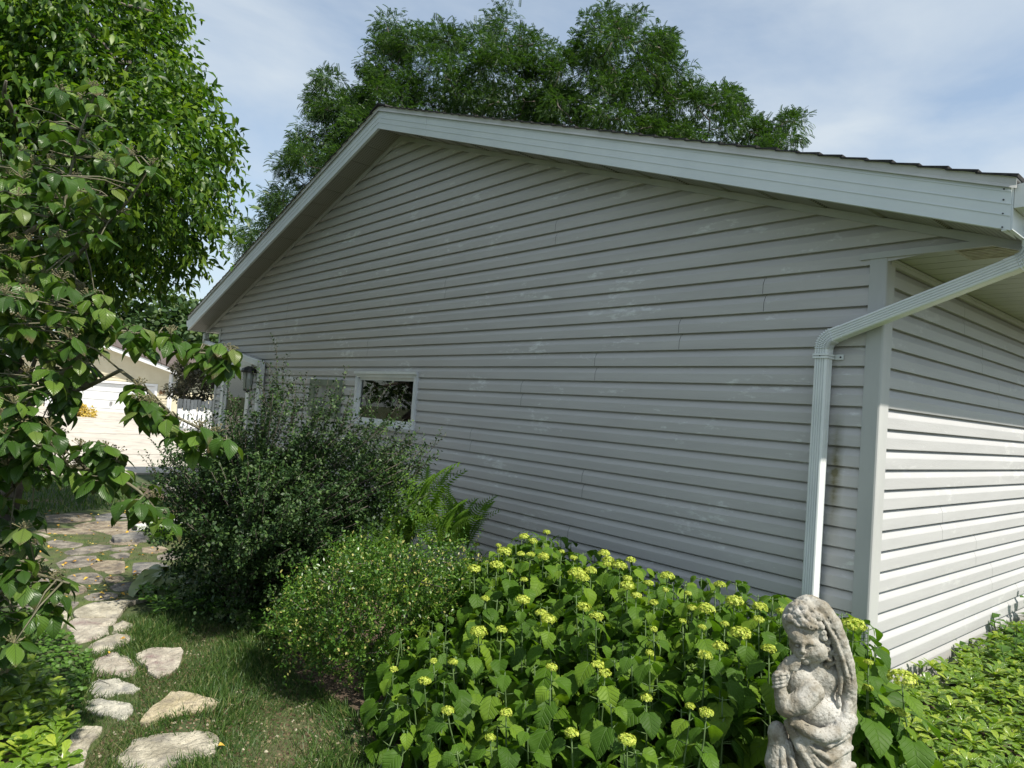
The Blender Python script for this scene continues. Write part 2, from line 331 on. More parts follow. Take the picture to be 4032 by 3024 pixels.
# ================================================================ the house
HOUSE = empty('house', (0,0,0), 'grey vinyl-sided gable house filling the middle and right of the view', 'house')
S = .1143; Z0 = 2.6175; PROF = [(0.0, -.021), (.004, -.0215), (.062, -.0205), (.068, -.0185), (.1028, -.002), (.1036, .010), (.1143, .010)]
XL = -10.75; APX = -5.27; APZ = 4.66; RX, RZ = .667, 2.645; LX, LZ = -11.48, 2.665; OV = .33
SR = (APZ-RZ)/(RX-APX); SL = (APZ-LZ)/(APX-LX)
def roofz(x): return APZ-(x-APX)*SR if x > APX else APZ-(APX-x)*SL
def courses(zlo, zhi):
    k = 30
    while True:
        z = Z0-k*S
        if z > zhi: break
        if z+S > zlo: yield z, 
        k -= 1
def siding(mb, intervals, zlo, zhi, tr, opens=()):
    """intervals(z)->(a,b); opens: (a0,a1,z0,z1); tr maps (a, off, z) to a point"""
    for (zb,) in courses(zlo, zhi):
        cuts = {zb+p[0] for p in PROF}
        for o in opens:
            for q in (o[2], o[3]):
                if zb < q < zb+S: cuts.add(q)
        for q in (zlo, zhi):
            if zb < q < zb+S: cuts.add(q)
        cuts = sorted(c for c in cuts if zlo-1e-6 <= c <= zhi+1e-6)
        off = lambda z: float(np.interp(z-zb, [p[0] for p in PROF], [p[1] for p in PROF]))
        for za, zc in zip(cuts[:-1], cuts[1:]):
            if zc-za < 1e-5: continue
            ia, ic = intervals(za), intervals(zc); zm = (za+zc)/2
            if ia is None: continue
            if ic is None: ic = ((ia[0]+ia[1])/2,)*2
            segs = [(0.0, 1.0)]
            cutx = sorted([(o[0], o[1]) for o in opens if o[2] < zm < o[3]])
            pts = [(ia[0], ic[0])]
            for c0, c1 in cutx: pts += [(c0, c0), (c1, c1)]
            pts.append((ia[1], ic[1]))
            for i in range(0, len(pts), 2):
                (a0, c0), (a1, c1) = pts[i], pts[i+1]
                if a1-a0 < 1e-4 and c1-c0 < 1e-4: continue
                mb.poly([tr(a0, off(za), za), tr(a1, off(za), za), tr(c1, off(zc), zc), tr(c0, off(zc), zc)])
        if zlo <= zb:                                             # underside of the lip
            ia = intervals(zb)
            if ia: 
                cutx = sorted([(o[0], o[1]) for o in opens if o[2] < zb < o[3]]); xs = [ia[0]]
                for c in cutx: xs += list(c)
                xs.append(ia[1])
                for i in range(0, len(xs), 2):
                    if xs[i+1]-xs[i] > 1e-4: mb.poly([tr(xs[i], 0.010, zb), tr(xs[i+1], 0.010, zb), tr(xs[i+1], PROF[0][1], zb), tr(xs[i], PROF[0][1], zb)])
def gint(z):
    if z < 2.66: return (XL+.05, -.04)
    a = LX+(z-LZ)/SL; b = RX-(z-RZ)/SR
    a = max(a, LX+.05); b = min(b, RX-.02)
    return (a, b) if b > a else None
# seams measured on the wall: x, z of top, two courses each
def seam(lst, ax, px, py0):
    P = atp(px/KD, py0/KD, ax, 0); a = P[0] if ax == 1 else P[1]; k = round((Z0-P[2])/S); zt = Z0-k*S
    lst.append((a-.0016, a+.0016, zt-S+.002, zt-.002)); lst.append((a-.0016+.012, a+.0016+.012, zt-2*S+.002, zt-S-.002))
gs = []
for px, py in ((2196, 865), (2060, 1500), (2350, 1405), (2245, 2070), (1455, 1330), (3013, 1100), (2680, 1280), (1140, 1170), (1135, 1220), (2300, 1860), (1760, 1110), (1860, 1690)): seam(gs, 1, px, py)
WIN = (-5.86, -4.56, 1.37, 1.975); DOOR = (-10.36, -9.16, .12, 2.15)
opens = [(WIN[0]+.02, WIN[1]-.02, WIN[2]+.02, WIN[3]-.02), (DOOR[0]+.02, DOOR[1]-.02, DOOR[2], DOOR[3]-.02)]
def clean(lst, solid):
    out = []
    for o in lst:
        if all(o[1] < s[0]-.1 or o[0] > s[1]+.1 or o[3] < s[2]-.1 or o[2] > s[3]+.1 for s in solid) and all(abs(o[0]-q[0]) > .03 or abs(o[2]-q[2]) > S*.9 for q in out): out.append(o)
    return out
gs = clean(gs, opens)
mb = MB(); siding(mb, gint, .06, APZ+.02, lambda a, o, z: (a, o, z), opens+gs)
gw = mb.build('gable_wall', M['siding'], HOUSE)
bk = MB()                                                    # sheathing behind the siding, with the same openings
zs = sorted({.05, 2.62, WIN[2]+.02, WIN[3]-.02, DOOR[2], DOOR[3]-.02})
for za, zc in zip(zs[:-1], zs[1:]):
    zm = (za+zc)/2; xs = [XL+.04]
    for o in sorted(opens):
        if o[2] < zm < o[3]: xs += [o[0], o[1]]
    xs.append(-.04)
    for i in range(0, len(xs), 2): bk.box(xs[i], xs[i+1], .016, .05, za, zc)
bk.prism([(LX+.1, .016, 2.672), (RX-.05, .016, 2.672), (RX-.05, .016, roofz(RX-.05)+.02), (APX, .016, APZ+.02), (LX+.1, .016, roofz(LX+.1)+.02)], (0, .04, 0))
bk.build('wall_sheathing', M['dark'], HOUSE)
fb = MB(); fb.box(XL, -.03, .01, .2, -.1, .062); fb.box(-.2, -.014, .2, 9, -.1, .062); fb.build('foundation', noisy('concrete_footing', (.25,.24,.22), (.35,.34,.32), 9, .9, .3), HOUSE)
ss = []
R3 = lambda a, b: (3632+a*.4822, 900+b*.4822); R4 = lambda a, b: (3632+a*.4822, 1700+b*.4822)
for p in (R3(322, 580), R3(468, 920), R3(604, 1218), R3(808, 1500), R4(140, 598), R4(415, 838), R4(548, 1060), R4(755, 1230)): seam(ss, 0, *p)
mb = MB(); siding(mb, lambda z: (.04, 9.0), .06, 2.655, lambda a, o, z: (-o, a, z), clean(ss, []))
mb.build('side_wall', M['siding2'], HOUSE)
mb = MB(); mb.box(-.05, -.016, .05, 9, .05, 2.66); mb.box(XL, XL+.05, 0.05, 9, .05, 2.66); mb.box(XL, -.05, 8.95, 9, .05, 2.66); mb.build('wall_sheathing', M['dark'], HOUSE)
def post(x0, sgn):
    """hollow-looking vinyl corner post with a small rounded edge"""
    w_ = .093; d_ = .027; r = .012; p = []
    pts = [(0, .02), (0, -d_), (w_-r, -d_), (w_-r*.3, -d_+r*.3), (w_, -d_+r), (w_, .09), (w_-.02, .09), (w_-.02, .02)]
    m_ = MB(); m_.prism([(x0+sgn*a, b, .055) for a, b in pts], (0, 0, 2.603)); return m_.build('corner_post', M['trim'], HOUSE, recalc=True)
post(-.093+.027, 1); post(XL+.093-.027, -1)
# frieze trim under the rake soffit
for x0, x1, nm in ((APX, RX-.02, 1), (LX+.05, APX, 0)):
    za, zc = roofz(x0), roofz(x1); h = .045
    mb = MB(); mb.prism([(x0, -.023, za-h), (x1, -.023, zc-h), (x1, -.023, zc+.004), (x0, -.023, za+.004)], (0, -.012, 0))
    mb.prism([(x0, -.032, za-.012), (x1, -.032, zc-.012), (x1, -.032, zc), (x0, -.032, za)], (0, -.010, 0))
    mb.build('frieze_trim', M['trim'], HOUSE)
mb = MB(); mb.box(-.12, RX-.02, -.034, -.02, 2.648, 2.683); mb.build('bottom_trim', M['trim'], HOUSE); mb = MB(); mb.box(LX+.06, XL+.1, -.034, -.02, 2.648, 2.683); mb.build('bottom_trim', M['trim'], HOUSE)
# rake soffits
for x0, x1 in ((APX, RX), (LX, APX)):
    mb = MB(); L_ = x1-x0; n = int(round(L_/.33)); y0, y1 = -OV+.004, -.02
    for i in range(n):
        a, b = x0+L_*i/n, x0+L_*(i+1)/n; za, zb = roofz(a), roofz(b); g = .012
        mb.poly([(a+g, y0, za), (b-g, y0, zb), (b-g, y1, zb), (a+g, y1, za)])
        mb.poly([(b-g, y0, zb), (b, y0, zb+.013), (b, y1, zb+.013), (b-g, y1, zb)]); mb.poly([(a, y0, za+.013), (a+g, y0, za), (a+g, y1, za), (a, y1, za+.013)])
    mb.build('rake_soffit', M['soffit'], HOUSE)
# eave soffits, with grooves running out from the wall
def eave(xa, xb):
    mb = MB(); y = -.02; 
    while y < 9:
        mb.poly([(xa, y, 2.660), (xb, y, 2.660), (xb, y+.14, 2.660), (xa, y+.14, 2.660)]); mb.poly([(xa, y+.14, 2.66), (xb, y+.14, 2.66), (xb, y+.147, 2.668), (xa, y+.147, 2.668)]); mb.poly([(xa, y+.147, 2.668), (xb, y+.147, 2.668), (xb, y+.154, 2.66), (xa, y+.154, 2.66)]); y += .154
    return mb.build('eave_soffit', M['soffit_plain'], HOUSE)
es = eave(.0, RX); eave(LX, XL)
mb = MB()
for i in range(7): mb.box(.36, .62, .03+i*.034, .05+i*.034, 2.648, 2.659)
mb.box(.34, .64, .01, .28, 2.6535, 2.658); mb.build('soffit_vent', noisy('vent_grille', (.30,.27,.20), (.42,.39,.31), 20, .7), es)
mb = MB(); mb.box(.012, .03, .02, 9, 2.615, 2.658); mb.box(.03, .036, .02, 9, 2.64, 2.652); mb.build('frieze_trim', M['trim'], HOUSE)
# fascia boards with two raised lines and the drip edge over them
def rake(x0, x1, split=None):
    H = .198; y = -OV
    def band(z0, z1, yo, thick=.006):
        mb.prism([(x0, yo, roofz(x0)+z0), (x1, yo, roofz(x1)+z0), (x1, yo, roofz(x1)+z1), (x0, yo, roofz(x0)+z1)], (0, thick, 0))
    mb = MB(); band(-.003, H, y, .02)
    for q in (.058, .112, .17): 
        band(q, q+.005, y-.003, .004)
    band(-.006, -.003, y-.001, .03)
    if split:
        for sx in split: mb.box(sx, sx+.002, y-.004, y, roofz(sx)+0, roofz(sx)+H)
    fa = mb.build('fascia', M['alu'], HOUSE)
    if x1 > 0:
        for dz in (.012, .075, .14, .19): scw = MB(); scw.tube([(x1-.03, y-.004, roofz(x1)+dz), (x1-.03, y+.001, roofz(x1)+dz)], .004, 6); scw.build('screw', M['black'], fa)
    mb = MB(); prof = [(-.004, H-.006), (-.016, H-.010), (-.010, H+.006), (-.010, H+.036), (-.018, H+.040), (.06, H+.040), (.06, H+.034), (-.004, H+.034)]
    mb.loft([[(x, y+a, roofz(x)+b) for a, b in prof] for x in np.linspace(x0, x1+(.02 if x1 > 0 else 0), 12)]); mb.build('drip_edge', M['drip'], HOUSE, recalc=True)
rake(APX, RX+.004, (-4.3, )); rake(LX-.004, APX)
mb = MB(); mb.box(LX-.012, LX+.006, -OV+.006, 9, LZ-.005, LZ+.2); mb.build('eave_fascia', M['alu'], HOUSE)
mb = MB(); mb.box(RX-.006, RX+.012, -OV+.006, 9, RZ-.005, RZ+.2)
mb.prism([(RX-.01, -OV, RZ-.006), (RX-.03, -OV, RZ-.006), (RX-.03, -.02, 2.655), (RX-.01, -.02, 2.655)], (0, 0, .006)); mb.build('eave_fascia', M['alu'], HOUSE)
# shingle roof in overlapping rows
mb = MB(); rows = 46
for sgn, xe, ze in ((1, RX, RZ), (-1, LX, LZ)):
    hx = (xe-APX); dz = (ze-APZ); ln = math.hypot(hx, dz); ux, uz = hx/ln, dz/ln; nx, nz = (-uz, ux) if sgn > 0 else (uz, -ux)
    up = .198+.040
    for i in range(rows):
        a, b = ln*i/rows-.01, ln*(i+1)/rows+(.03 if i == rows-1 else 0); j = random.uniform(-.006, .004)
        q = lambda t, h: (APX+ux*t+nx*h, 0, APZ+up+uz*t+nz*h)
        P_ = [q(a, .001), q(b, .012+random.uniform(0, .005)), q(b, .002), q(a, -.004)]
        mb.prism([(p[0], -OV-.022+j, p[2]) for p in P_], (0, 9.8, 0))
    q = lambda t, h: (APX+ux*t+nx*h, 0, APZ+up+uz*t+nz*h)
    mb.prism([(p[0], -OV+.03, p[2]) for p in (q(0, -.004), q(ln, -.002), q(ln, -.02), q(0, -.02))], (0, 9.6, 0))
roof = mb.build('roof', M['shingle'], HOUSE, recalc=True)
mb = MB(); y = -OV-.03
while y < 9.3:
    zt = APZ+.238; mb.prism([(APX-.17, y, zt-.045), (APX, y, zt+.016), (APX+.17, y, zt-.045), (APX+.165, y, zt-.028), (APX, y, zt+.034), (APX-.165, y, zt-.028)], (0, .28, .012)); y += .2
mb.build('ridge_cap', M['shingle'], HOUSE, recalc=True)
# gutters, K-style section
def gutter(x, sg, z):
    pr = [(0, .0), (.075, 0), (.082, .02), (.10, .05), (.115, .085), (.125, .105), (.118, .112), (.112, .10), (.098, .06), (.07, .008), (.004, .008), (.004, .11), (0, .11)]
    mb = MB(); mb.loft([[(x+sg*a, yy, z+b) for a, b in pr] for yy in (-OV+.012, 9.2)])
    mb.prism([(x, -OV+.006, z), (x+sg*.075, -OV+.006, z), (x+sg*.10, -OV+.006, z+.05), (x+sg*.125, -OV+.006, z+.11), (x, -OV+.006, z+.11)], (0, .007, 0))
    return mb.build('gutter', M['white'], HOUSE, recalc=True)
gutter(RX+.014, 1, RZ+.095); gutter(LX-.014, -1, LZ+.06)
# downspouts: ribbed rectangular pipe swept along a bent path in a plane parallel to the gable
def section(w_, d_):
    pts = []; r = .010
    pts += [(-w_/2, d_/2-r), (-w_/2+r*.3, d_/2-r*.3), (-w_/2+r, d_/2)]
    n = 4
    for i in range(n):
        a = -w_/2+r+(w_-2*r)*(i+.22)/n; b = -w_/2+r+(w_-2*r)*(i+.78)/n
        pts += [(a, d_/2), (a+.003, d_/2-.006), (b-.003, d_/2-.006), (b, d_/2)]
    pts += [(w_/2-r, d_/2), (w_/2-r*.3, d_/2-r*.3), (w_/2, d_/2-r)]
    for i in range(2):
        a = d_/2-r-(d_-2*r)*(i*.5+.28); pts += [(w_/2, a+.003), (w_/2-.0025, a), (w_/2, a-.003)]
    pts += [(w_/2, -d_/2+r), (w_/2-r, -d_/2), (-w_/2+r, -d_/2), (-w_/2, -d_/2+r)]
    return pts
def sweep(mb, path, w_, d_, y, scale=None):
    pts = section(w_, d_); rings = []
    for i, p in enumerate(path):
        p0 = np.array(path[max(i-1, 0)]); p1 = np.array(path[min(i+1, len(path)-1)]); t = p1-p0; t = t/np.linalg.norm(t)
        s = np.array([t[1], -t[0]]); 
        if s[0] < 0 : s = s
        k = scale[i] if scale is not None else 1
        rings.append([(p[0]+s[0]*a*k, y-b*k, p[1]+s[1]*a*k) for a, b in pts])
    mb.loft(rings)
def arc(c, r, a0, a1, n): return [(c[0]+r*math.cos(math.radians(a0+(a1-a0)*i/n)), c[1]+r*math.sin(math.radians(a0+(a1-a0)*i/n))) for i in range(n+1)]
def elbow(p_in, d_in, p_corner_r, d_out, n=30, amp=.075):
    """arc from p_in heading d_in turning to d_out with radius r; returns path + scales"""
    r = p_corner_r; di = np.array(d_in)/np.linalg.norm(d_in); do = np.array(d_out)/np.linalg.norm(d_out)
    cr_ = di[0]*do[1]-di[1]*do[0]; sg = 1 if cr_ > 0 else -1; nrm = np.array([-di[1], di[0]])*sg; c = np.array(p_in)+nrm*r
    th = math.acos(float(np.clip(di@do, -1, 1))); pts = []; sc = []
    for i in range(n+1):
        a = th*i/n*sg; v = -nrm; pts.append(tuple(c+r*np.array([v[0]*math.cos(a)-v[1]*math.sin(a), v[0]*math.sin(a)+v[1]*math.cos(a)]))); sc.append(1.03+amp*(1 if i % 3 == 1 else -.6))
    return pts, sc
def downspout(x, zclamp, top, eave_x, label_side, w_=.074, d_=.082, zb=.08):
    y = -.03-d_/2-.012
    mb = MB(); sweep(mb, [(x, zb+.02), (x, zclamp)], w_, d_, y); ds = mb.build('downspout', M['pipe'], HOUSE, recalc=True)
    start = (x, zclamp+.02); d0 = (0, 1); dd = np.array(top)-np.array((x, zclamp+.09)); dd /= np.linalg.norm(dd)
    p1, s1 = elbow(start, d0, .085, dd); mb = MB(); sweep(mb, [(x, zclamp-.02)]+[(x, zclamp+.015)]+p1+[tuple(np.array(p1[-1])+dd*.05)], w_+.004, d_+.004, y, [1, 1]+s1+[1]); mb.build('elbow', M['pipe'], ds, recalc=True)
    e = np.array(p1[-1])+dd*.03; p2, s2 = elbow(top, dd, .075, (0, 1))
    mb = MB(); sweep(mb, [tuple(e), tuple(np.array(top)-dd*.01)], w_, d_, y); mb.build('offset_pipe', M['pipe'], ds, recalc=True)
    mb = MB(); sweep(mb, [tuple(np.array(top)-dd*.05)]+p2+[(p2[-1][0], p2[-1][1]+.1)], w_+.004, d_+.004, y, [1]+s2+[1]); mb.build('elbow', M['pipe'], ds, recalc=True)
    mb = MB(); z = zclamp-.035; hw = w_/2+.004; yo = y-d_/2-.004
    for dz in (0, .016): mb.box(x-hw, x+hw, yo-.002, yo, z+dz, z+dz+.012); mb.box(x+hw-.001, x+hw+.003, yo, y+d_/2, z+dz, z+dz+.012)
    mb.box(x-hw-.003, x-hw, yo, y+d_/2, z, z+.028); mb.box(x+hw, x+hw+.05, y+d_/2+.008, y+d_/2+.012, z, z+.030)
    st = mb.build('strap', M['pipe'], ds)
    mb = MB(); mb.tube([(x+hw+.036, y+d_/2+.003, z+.014), (x+hw+.036, y+d_/2+.01, z+.014)], .005, 8); mb.build('screw', M['black'], st); mb = MB(); mb.tube([(x, yo-.004, z+.014), (x, yo, z+.014)], .0035, 8); mb.build('screw', M['black'], st)
    return ds
downspout(-.275, 2.115, (.655, 2.535), .7, 'right')
tl = atp(800/KD, 1352/KD, 1, -.1)
downspout(-8.64, 1.985, (float(tl[0])+.12, float(tl[2])+.0), LX, 'left', w_=.098, d_=.075)
# window
def window(x0, x1, z0, z1):
    g = MB(); y0, y1 = -.040, .03; t = .055
    g.box(x0, x1, y0, y1, z1-t, z1); g.box(x0, x0+t, y0, y1, z0+t, z1-t); g.box(x1-t, x1, y0, y1, z0+t, z1-t); g.box(x0, x1, y0, y1, z0, z0+t)
    g.box(x0-.01, x1+.01, y0-.022, y0, z1-.016, z1+.012); g.box(x0+.018, x1-.018, y0-.006, y0, z1-.04, z1-.034)
    for xx in (x0+.02, x1-.026): g.box(xx, xx+.006, y0-.006, y0, z0+.01, z1-.04)
    fr = g.build('window', M['white'], HOUSE)
    s = MB(); a, b, c, d = x0+t, x1-t, z0+t, z1-t; q = .032
    s.box(a, b, -.012, .02, d-q, d); s.box(a, a+q, -.012, .02, c+q, d-q); s.box(b-q, b, -.012, .02, c+q, d-q); s.box(a, b, -.012, .02, c, c+q); s.build('sash', M['white'], fr)
    sl = MB(); sl.box(x0-.03, x1+.03, -.075, -.041, z0-.022, z0+.012); sl.build('sill', M['trim'], fr)
    gl = MB(); gl.box(a+q-.002, b-q+.002, .0, .004, c+q-.002, d-q+.002); gl.build('pane', M['glass'], fr)
    cu = MB(); n = 90; rr = []
    for i in range(n+1):
        xx = a+(b-a)*.62*i/n; rr.append([(xx, .055+.018*math.sin(i*.75)+.008*math.sin(i*2.1), c), (xx, .055+.014*math.sin(i*.75+.4), d)])
    cu.loft(rr, False, False); cu.build('curtain', M['curtain'], fr, smooth=True)
    rm = MB(); rm.box(x0-.2, x1+.2, 1.2, 1.22, z0-.4, z1+.3); rm.box(x0-.2, x0-.18, .05, 1.2, z0-.4, z1+.3); rm.box(x1+.18, x1+.2, .05, 1.2, z0-.4, z1+.3); rm.box(x0-.2, x1+.2, .05, 1.2, z1+.3, z1+.32); rm.box(x0-.2, x1+.2, .05, 1.2, z0-.42, z0-.4)
    rm.build('room', M['dark'], fr)
M['curtain'] = noisy('floral_curtain', (.75,.73,.71), (.82,.80,.78), 3, .9, c3=(.40,.36,.37), s3=18)
window(*WIN)
# door
x0, x1, z0, z1 = DOOR; g = MB(); t = .09
g.box(x0-.02, x1+.02, -.045, .03, z1-t, z1+.02); g.box(x0-.02, x0+t, -.045, .03, z0, z1-t); g.box(x1-t, x1+.02, -.045, .03, z0, z1-t)
g.box(x0-.03, x1+.03, -.055, -.045, z1, z1+.03)
dr = g.build('door', M['white'], HOUSE)
g = MB(); g.box(x0+t, x1-t, -.02, .01, z1-t-.1, z1-t); g.box(x0+t, x0+t+.09, -.02, .01, z0, z1-t-.1); g.box(x1-t-.09, x1-t, -.02, .01, z0, z1-t-.1); g.box(x0+t+.09, x1-t-.09, -.02, .01, z0, z0+.25); g.build('storm_frame', M['white'], dr)
g = MB(); g.box(x0+t+.085, x1-t-.085, -.006, .0, z0+.245, z1-t-.095); g.build('pane', M['glass'], dr)
g = MB(); g.box(x0+t, x1-t, .04, .07, z0, z1-t); g.build('inner_door', mat('inner_door_green', (.06,.07,.055), .5), dr)
g = MB(); g.box(x1-t-.07, x1-t-.03, -.06, -.02, 1.05, 1.2); g.build('handle', M['black'], dr)
g = MB(); g.box(x0-.1, x1+.1, -.9, -.02, -.05, .12); g.build('doorstep', noisy('step_concrete', (.4,.38,.35), (.5,.48,.44), 12, .9, .2), HOUSE)
# small green wooden frame between the door and the window
x0, x1, z1 = -7.05, -6.2, 1.88; z0 = 1.5; g = MB(); t = .13
g.box(x0, x1, -.05, -.018, z1-t*.6, z1); g.box(x0, x0+t, -.05, -.018, z0, z1-t*.6); g.box(x1-t, x1, -.05, -.018, z0, z1-t*.6); g.box(x0, x1, -.05, -.018, z0-.1, z0)
GF = empty('wall_frame', (-6.5, -.03, 1.4), 'dull green square wooden frame hung on siding left of the window', 'wall decoration')
gr = noisy('faded_green_wood', (.16,.19,.14), (.22,.25,.19), 12, .8, .2)
g.build('frame', gr, GF)
g = MB(); g.box(x0+t, x1-t, -.03, -.022, z0, z1-t*.6); g.build('backing', noisy('grey_board', (.2,.2,.2), (.36,.36,.35), 5, .8), GF)
# lantern beside the door
LT = empty('wall_lantern', (-9.12, -.1, 1.75), 'black wall lantern between the door and the left downspout', 'wall lamp')
def lathe(mb, cx, cy, prof, n=12):
    mb.loft([[(cx+r*math.cos(2*math.pi*k/n), cy+r*math.sin(2*math.pi*k/n), z) for k in range(n)] for r, z in prof])
lx = -8.93
g = MB(); lathe(g, lx, -.15, [(.02, 2.04), (.10, 2.0), (.115, 1.97), (.115, 1.94), (.02, 1.94)]); g.box(lx-.02, lx+.02, -.16, -.02, 1.96, 1.99); g.box(lx-.05, lx+.05, -.03, -.018, 1.85, 2.05); g.build('cap', M['black'], LT)
g = MB(); lathe(g, lx, -.15, [(.07, 1.94), (.075, 1.85), (.06, 1.70), (.02, 1.70)]); g.build('glass_shade', mat('seeded_glass', (.35,.38,.36), .1), LT)
g = MB(); lathe(g, lx, -.15, [(.062, 1.70), (.065, 1.68), (.03, 1.66), (.005, 1.64)])
for k in range(4): a = math.pi/4+k*math.pi/2; g.tube([(lx+.078*math.cos(a), -.15+.078*math.sin(a), 1.94), (lx+.064*math.cos(a), -.15+.064*math.sin(a), 1.69)], .005, 4)
g.build('cage', M['black'], LT)
# ================================================================ ground, drive, stones
def gz(x, y):
    t = min(1, max(0, (-x-14)/13)); return .42*t*t*(3-2*t)
def sheet(name, pts, z, mat_, n=1, kind='structure', parent=None):
    mb = MB(); mb.poly([(p[0], p[1], z) for p in pts]); o = mb.build(name, mat_, parent); 
    if kind: o['kind'] = kind
    return o
def grid_sheet(name, x0, x1, y0, y1, nx, ny, dz, mat_, bump=0):
    V = []; F = []
    for j in range(ny+1):
        for i in range(nx+1):
            x = x0+(x1-x0)*i/nx; y = y0+(y1-y0)*j/ny; V.append((x, y, gz(x, y)+dz+(random.uniform(-bump, bump) if bump else 0)))
    for j in range(ny):
        for i in range(nx): a = j*(nx+1)+i; F.append((a, a+1, a+nx+2, a+nx+1))
    o = np_mesh(name, V, [F], mat_, None, True); o['kind'] = 'structure'; return o
M['grassbase'] = noisy('lawn_ground', (.03,.06,.014), (.075,.095,.032), 3.5, .95, .6, 120, c3=(.16,.12,.07), s3=1.6, dist=.02)
M['soil'] = noisy('garden_soil', (.055,.038,.026), (.13,.09,.062), 9, .95, .9, 90, c3=(.2,.15,.1), s3=30, dist=.02)
M['concrete'] = noisy('driveway_concrete', (.44,.405,.35), (.52,.48,.42), 1.3, .9, .15, 60, c3=(.36,.33,.29), s3=3)
xs_ = [-200]; 
g = grid_sheet('lawn', -150, 90, -110, 130, 240, 120, 0, M['grassbase'])
sheet('soil_bed', [atp(*q, 2, 0)[:2] for q in ((560,1300),(470,1330),(540,1352),(610,1410),(650,1470),(760,1530),(800,1600),(860,1700),(1100,1900))]+[(1.2,-2.4), (4,-2.6), (4,9), (.0,9), (0.0,.0), (-10.7,.0), (-10.7,-1.2), (-7,-1.6)], .004, M['soil'])
sheet('path_joints', [atp(*z3(*q), 2, 0)[:2] for q in ((60,100),(230,10),(900,0),(1300,60),(1250,330),(1050,540),(860,600),(760,700),(860,760),(840,860),(870,960),(900,1080),(880,1250),(760,1350),(620,1520),(480,1700),(200,1700),(420,1400),(500,1230),(540,1000),(440,860),(300,800),(100,700),(40,400))], .008, 
      noisy('mossy_joints', (.045,.08,.018), (.10,.10,.045), 7, .95, .7, 70, c3=(.10,.14,.03), s3=4, dist=.015))
# driveway in front of both houses
o = grid_sheet('driveway', -40, -13.0, -9, 7.4, 54, 20, .012, M['concrete'])
mb = MB()
for x in (-16.2, -20.5, -25, -30): mb.prism([(x, -9, gz(x, 0)+.017), (x+.03, -9, gz(x, 0)+.017), (x+.03, 7.4, gz(x, 0)+.017), (x, 7.4, gz(x, 0)+.017)], (0, 0, .001))
mb.box(-40, -13, -1.0, -.98, .02, .022)
o = mb.build('driveway_joint', mat('joint_dark', (.12,.10,.08), .9)); o['kind'] = 'structure'
mb = MB(); mb.box(-13.0, -12.6, -9, 6, -.05, .03); o = mb.build('kerb_strip', M['concrete']); o['kind'] = 'structure'
mb = MB(); mb.box(-12.4, -10.9, .0, 8, -.02, .02); o = mb.build('walkway', M['concrete']); o['kind'] = 'structure'
# flagstones
def stone_mat(name, a, b, c, s3=7):
    return noisy(name, tuple(q*k for q, k in zip(a, (.92,.89,.80))), tuple(q*k for q, k in zip(b, (1.12,1.08,.98))), 9, .9, 1.0, 34, c3=c, s3=s3, detail=9, dist=.035, lo=.42, hi=.6)
SM = {'cream': stone_mat('cream_limestone', (.36,.34,.29), (.52,.50,.44), (.27,.25,.22)), 'yellow': stone_mat('yellow_sandstone', (.44,.39,.28), (.53,.48,.37), (.33,.28,.2), 18),
      'purple': stone_mat('purple_veined_stone', (.42,.39,.36), (.52,.50,.46), (.20,.12,.13), 4), 'grey': stone_mat('grey_flagstone', (.17,.16,.15), (.30,.28,.26), (.10,.095,.09)),
      'brown': stone_mat('brown_flagstone', (.24,.20,.16), (.36,.32,.26), (.14,.12,.10)), 'white': stone_mat('pale_limestone', (.42,.42,.40), (.54,.54,.51), (.28,.28,.26), 12),
      'blue': stone_mat('blue_grey_slate', (.16,.165,.18), (.27,.265,.26), (.10,.10,.11))}
STONES = []
def stone(pts, kind, label, top=.030, group='flagstones of the garden path'):
    top = top*.62 if top != .06 else top
    W = [atp(*z3(*q), 2, top)[:2] for q in pts]; STONES.append(np.array(W)); c = np.mean(W, 0); n = len(W); out = []
    for i in range(n):                                        # rounded, slightly ragged outline
        a, b = W[i], W[(i+1) % n]; p_ = W[i-1]
        out.append(a*.9+p_*.05+b*.05); 
        for t in (.33, .66): out.append(a*(1-t)+b*t+np.random.default_rng(i*7+len(STONES)).normal(0, .010, 2))
    mb = MB(); rings = []
    for s, z in ((.985, -.03), (1.0, top-.010), (.988, top-.003), (.968, top), (.6, top+.002), (.25, top+.003)):
        r2 = np.random.default_rng(5); rings.append([(*(c+(p-c)*s), z+(r2.normal(0, .0025) if s < .98 else 0)) for p in out])
    mb.loft(rings, cap=True); o = mb.build('flagstone', SM[kind], None, smooth=False, recalc=True)
    return tag(o, label, 'stone', group)
near = 'stepping stones through the lawn'
stone([(750,1570),(830,1500),(940,1455),(1060,1440),(1200,1425),(1330,1420),(1385,1440),(1395,1500),(1370,1560),(1260,1580),(1130,1620),(1050,1720),(860,1720),(790,1650)], 'cream', 'broad rough cream stone cut off by the bottom edge of the photo', .035, near)
stone([(890,1360),(940,1290),(1020,1230),(1090,1170),(1140,1162),(1260,1180),(1350,1205),(1410,1240),(1380,1262),(1250,1285),(1100,1310),(980,1350),(920,1370)], 'yellow', 'yellowish wedge-shaped stepping stone alone in the grass', .04, near)
stone([(850,930),(940,895),(1060,885),(1160,888),(1165,920),(1150,985),(1090,1040),(1000,1075),(940,1040),(900,985)], 'purple', 'cream and purple veined stone set to the right of the path line', .035, near)
stone([(575,1000),(600,965),(680,930),(740,915),(790,935),(850,980),(880,1030),(820,1075),(740,1060),(650,1075),(590,1070)], 'purple', 'pinkish-cream stone directly left of the purple veined stone', .03, near)
stone([(560,905),(610,850),(680,815),(760,797),(840,805),(865,830),(830,850),(780,880),(700,915),(610,935)], 'cream', 'small cream stone with an orange leaf lying on it', .03, near)
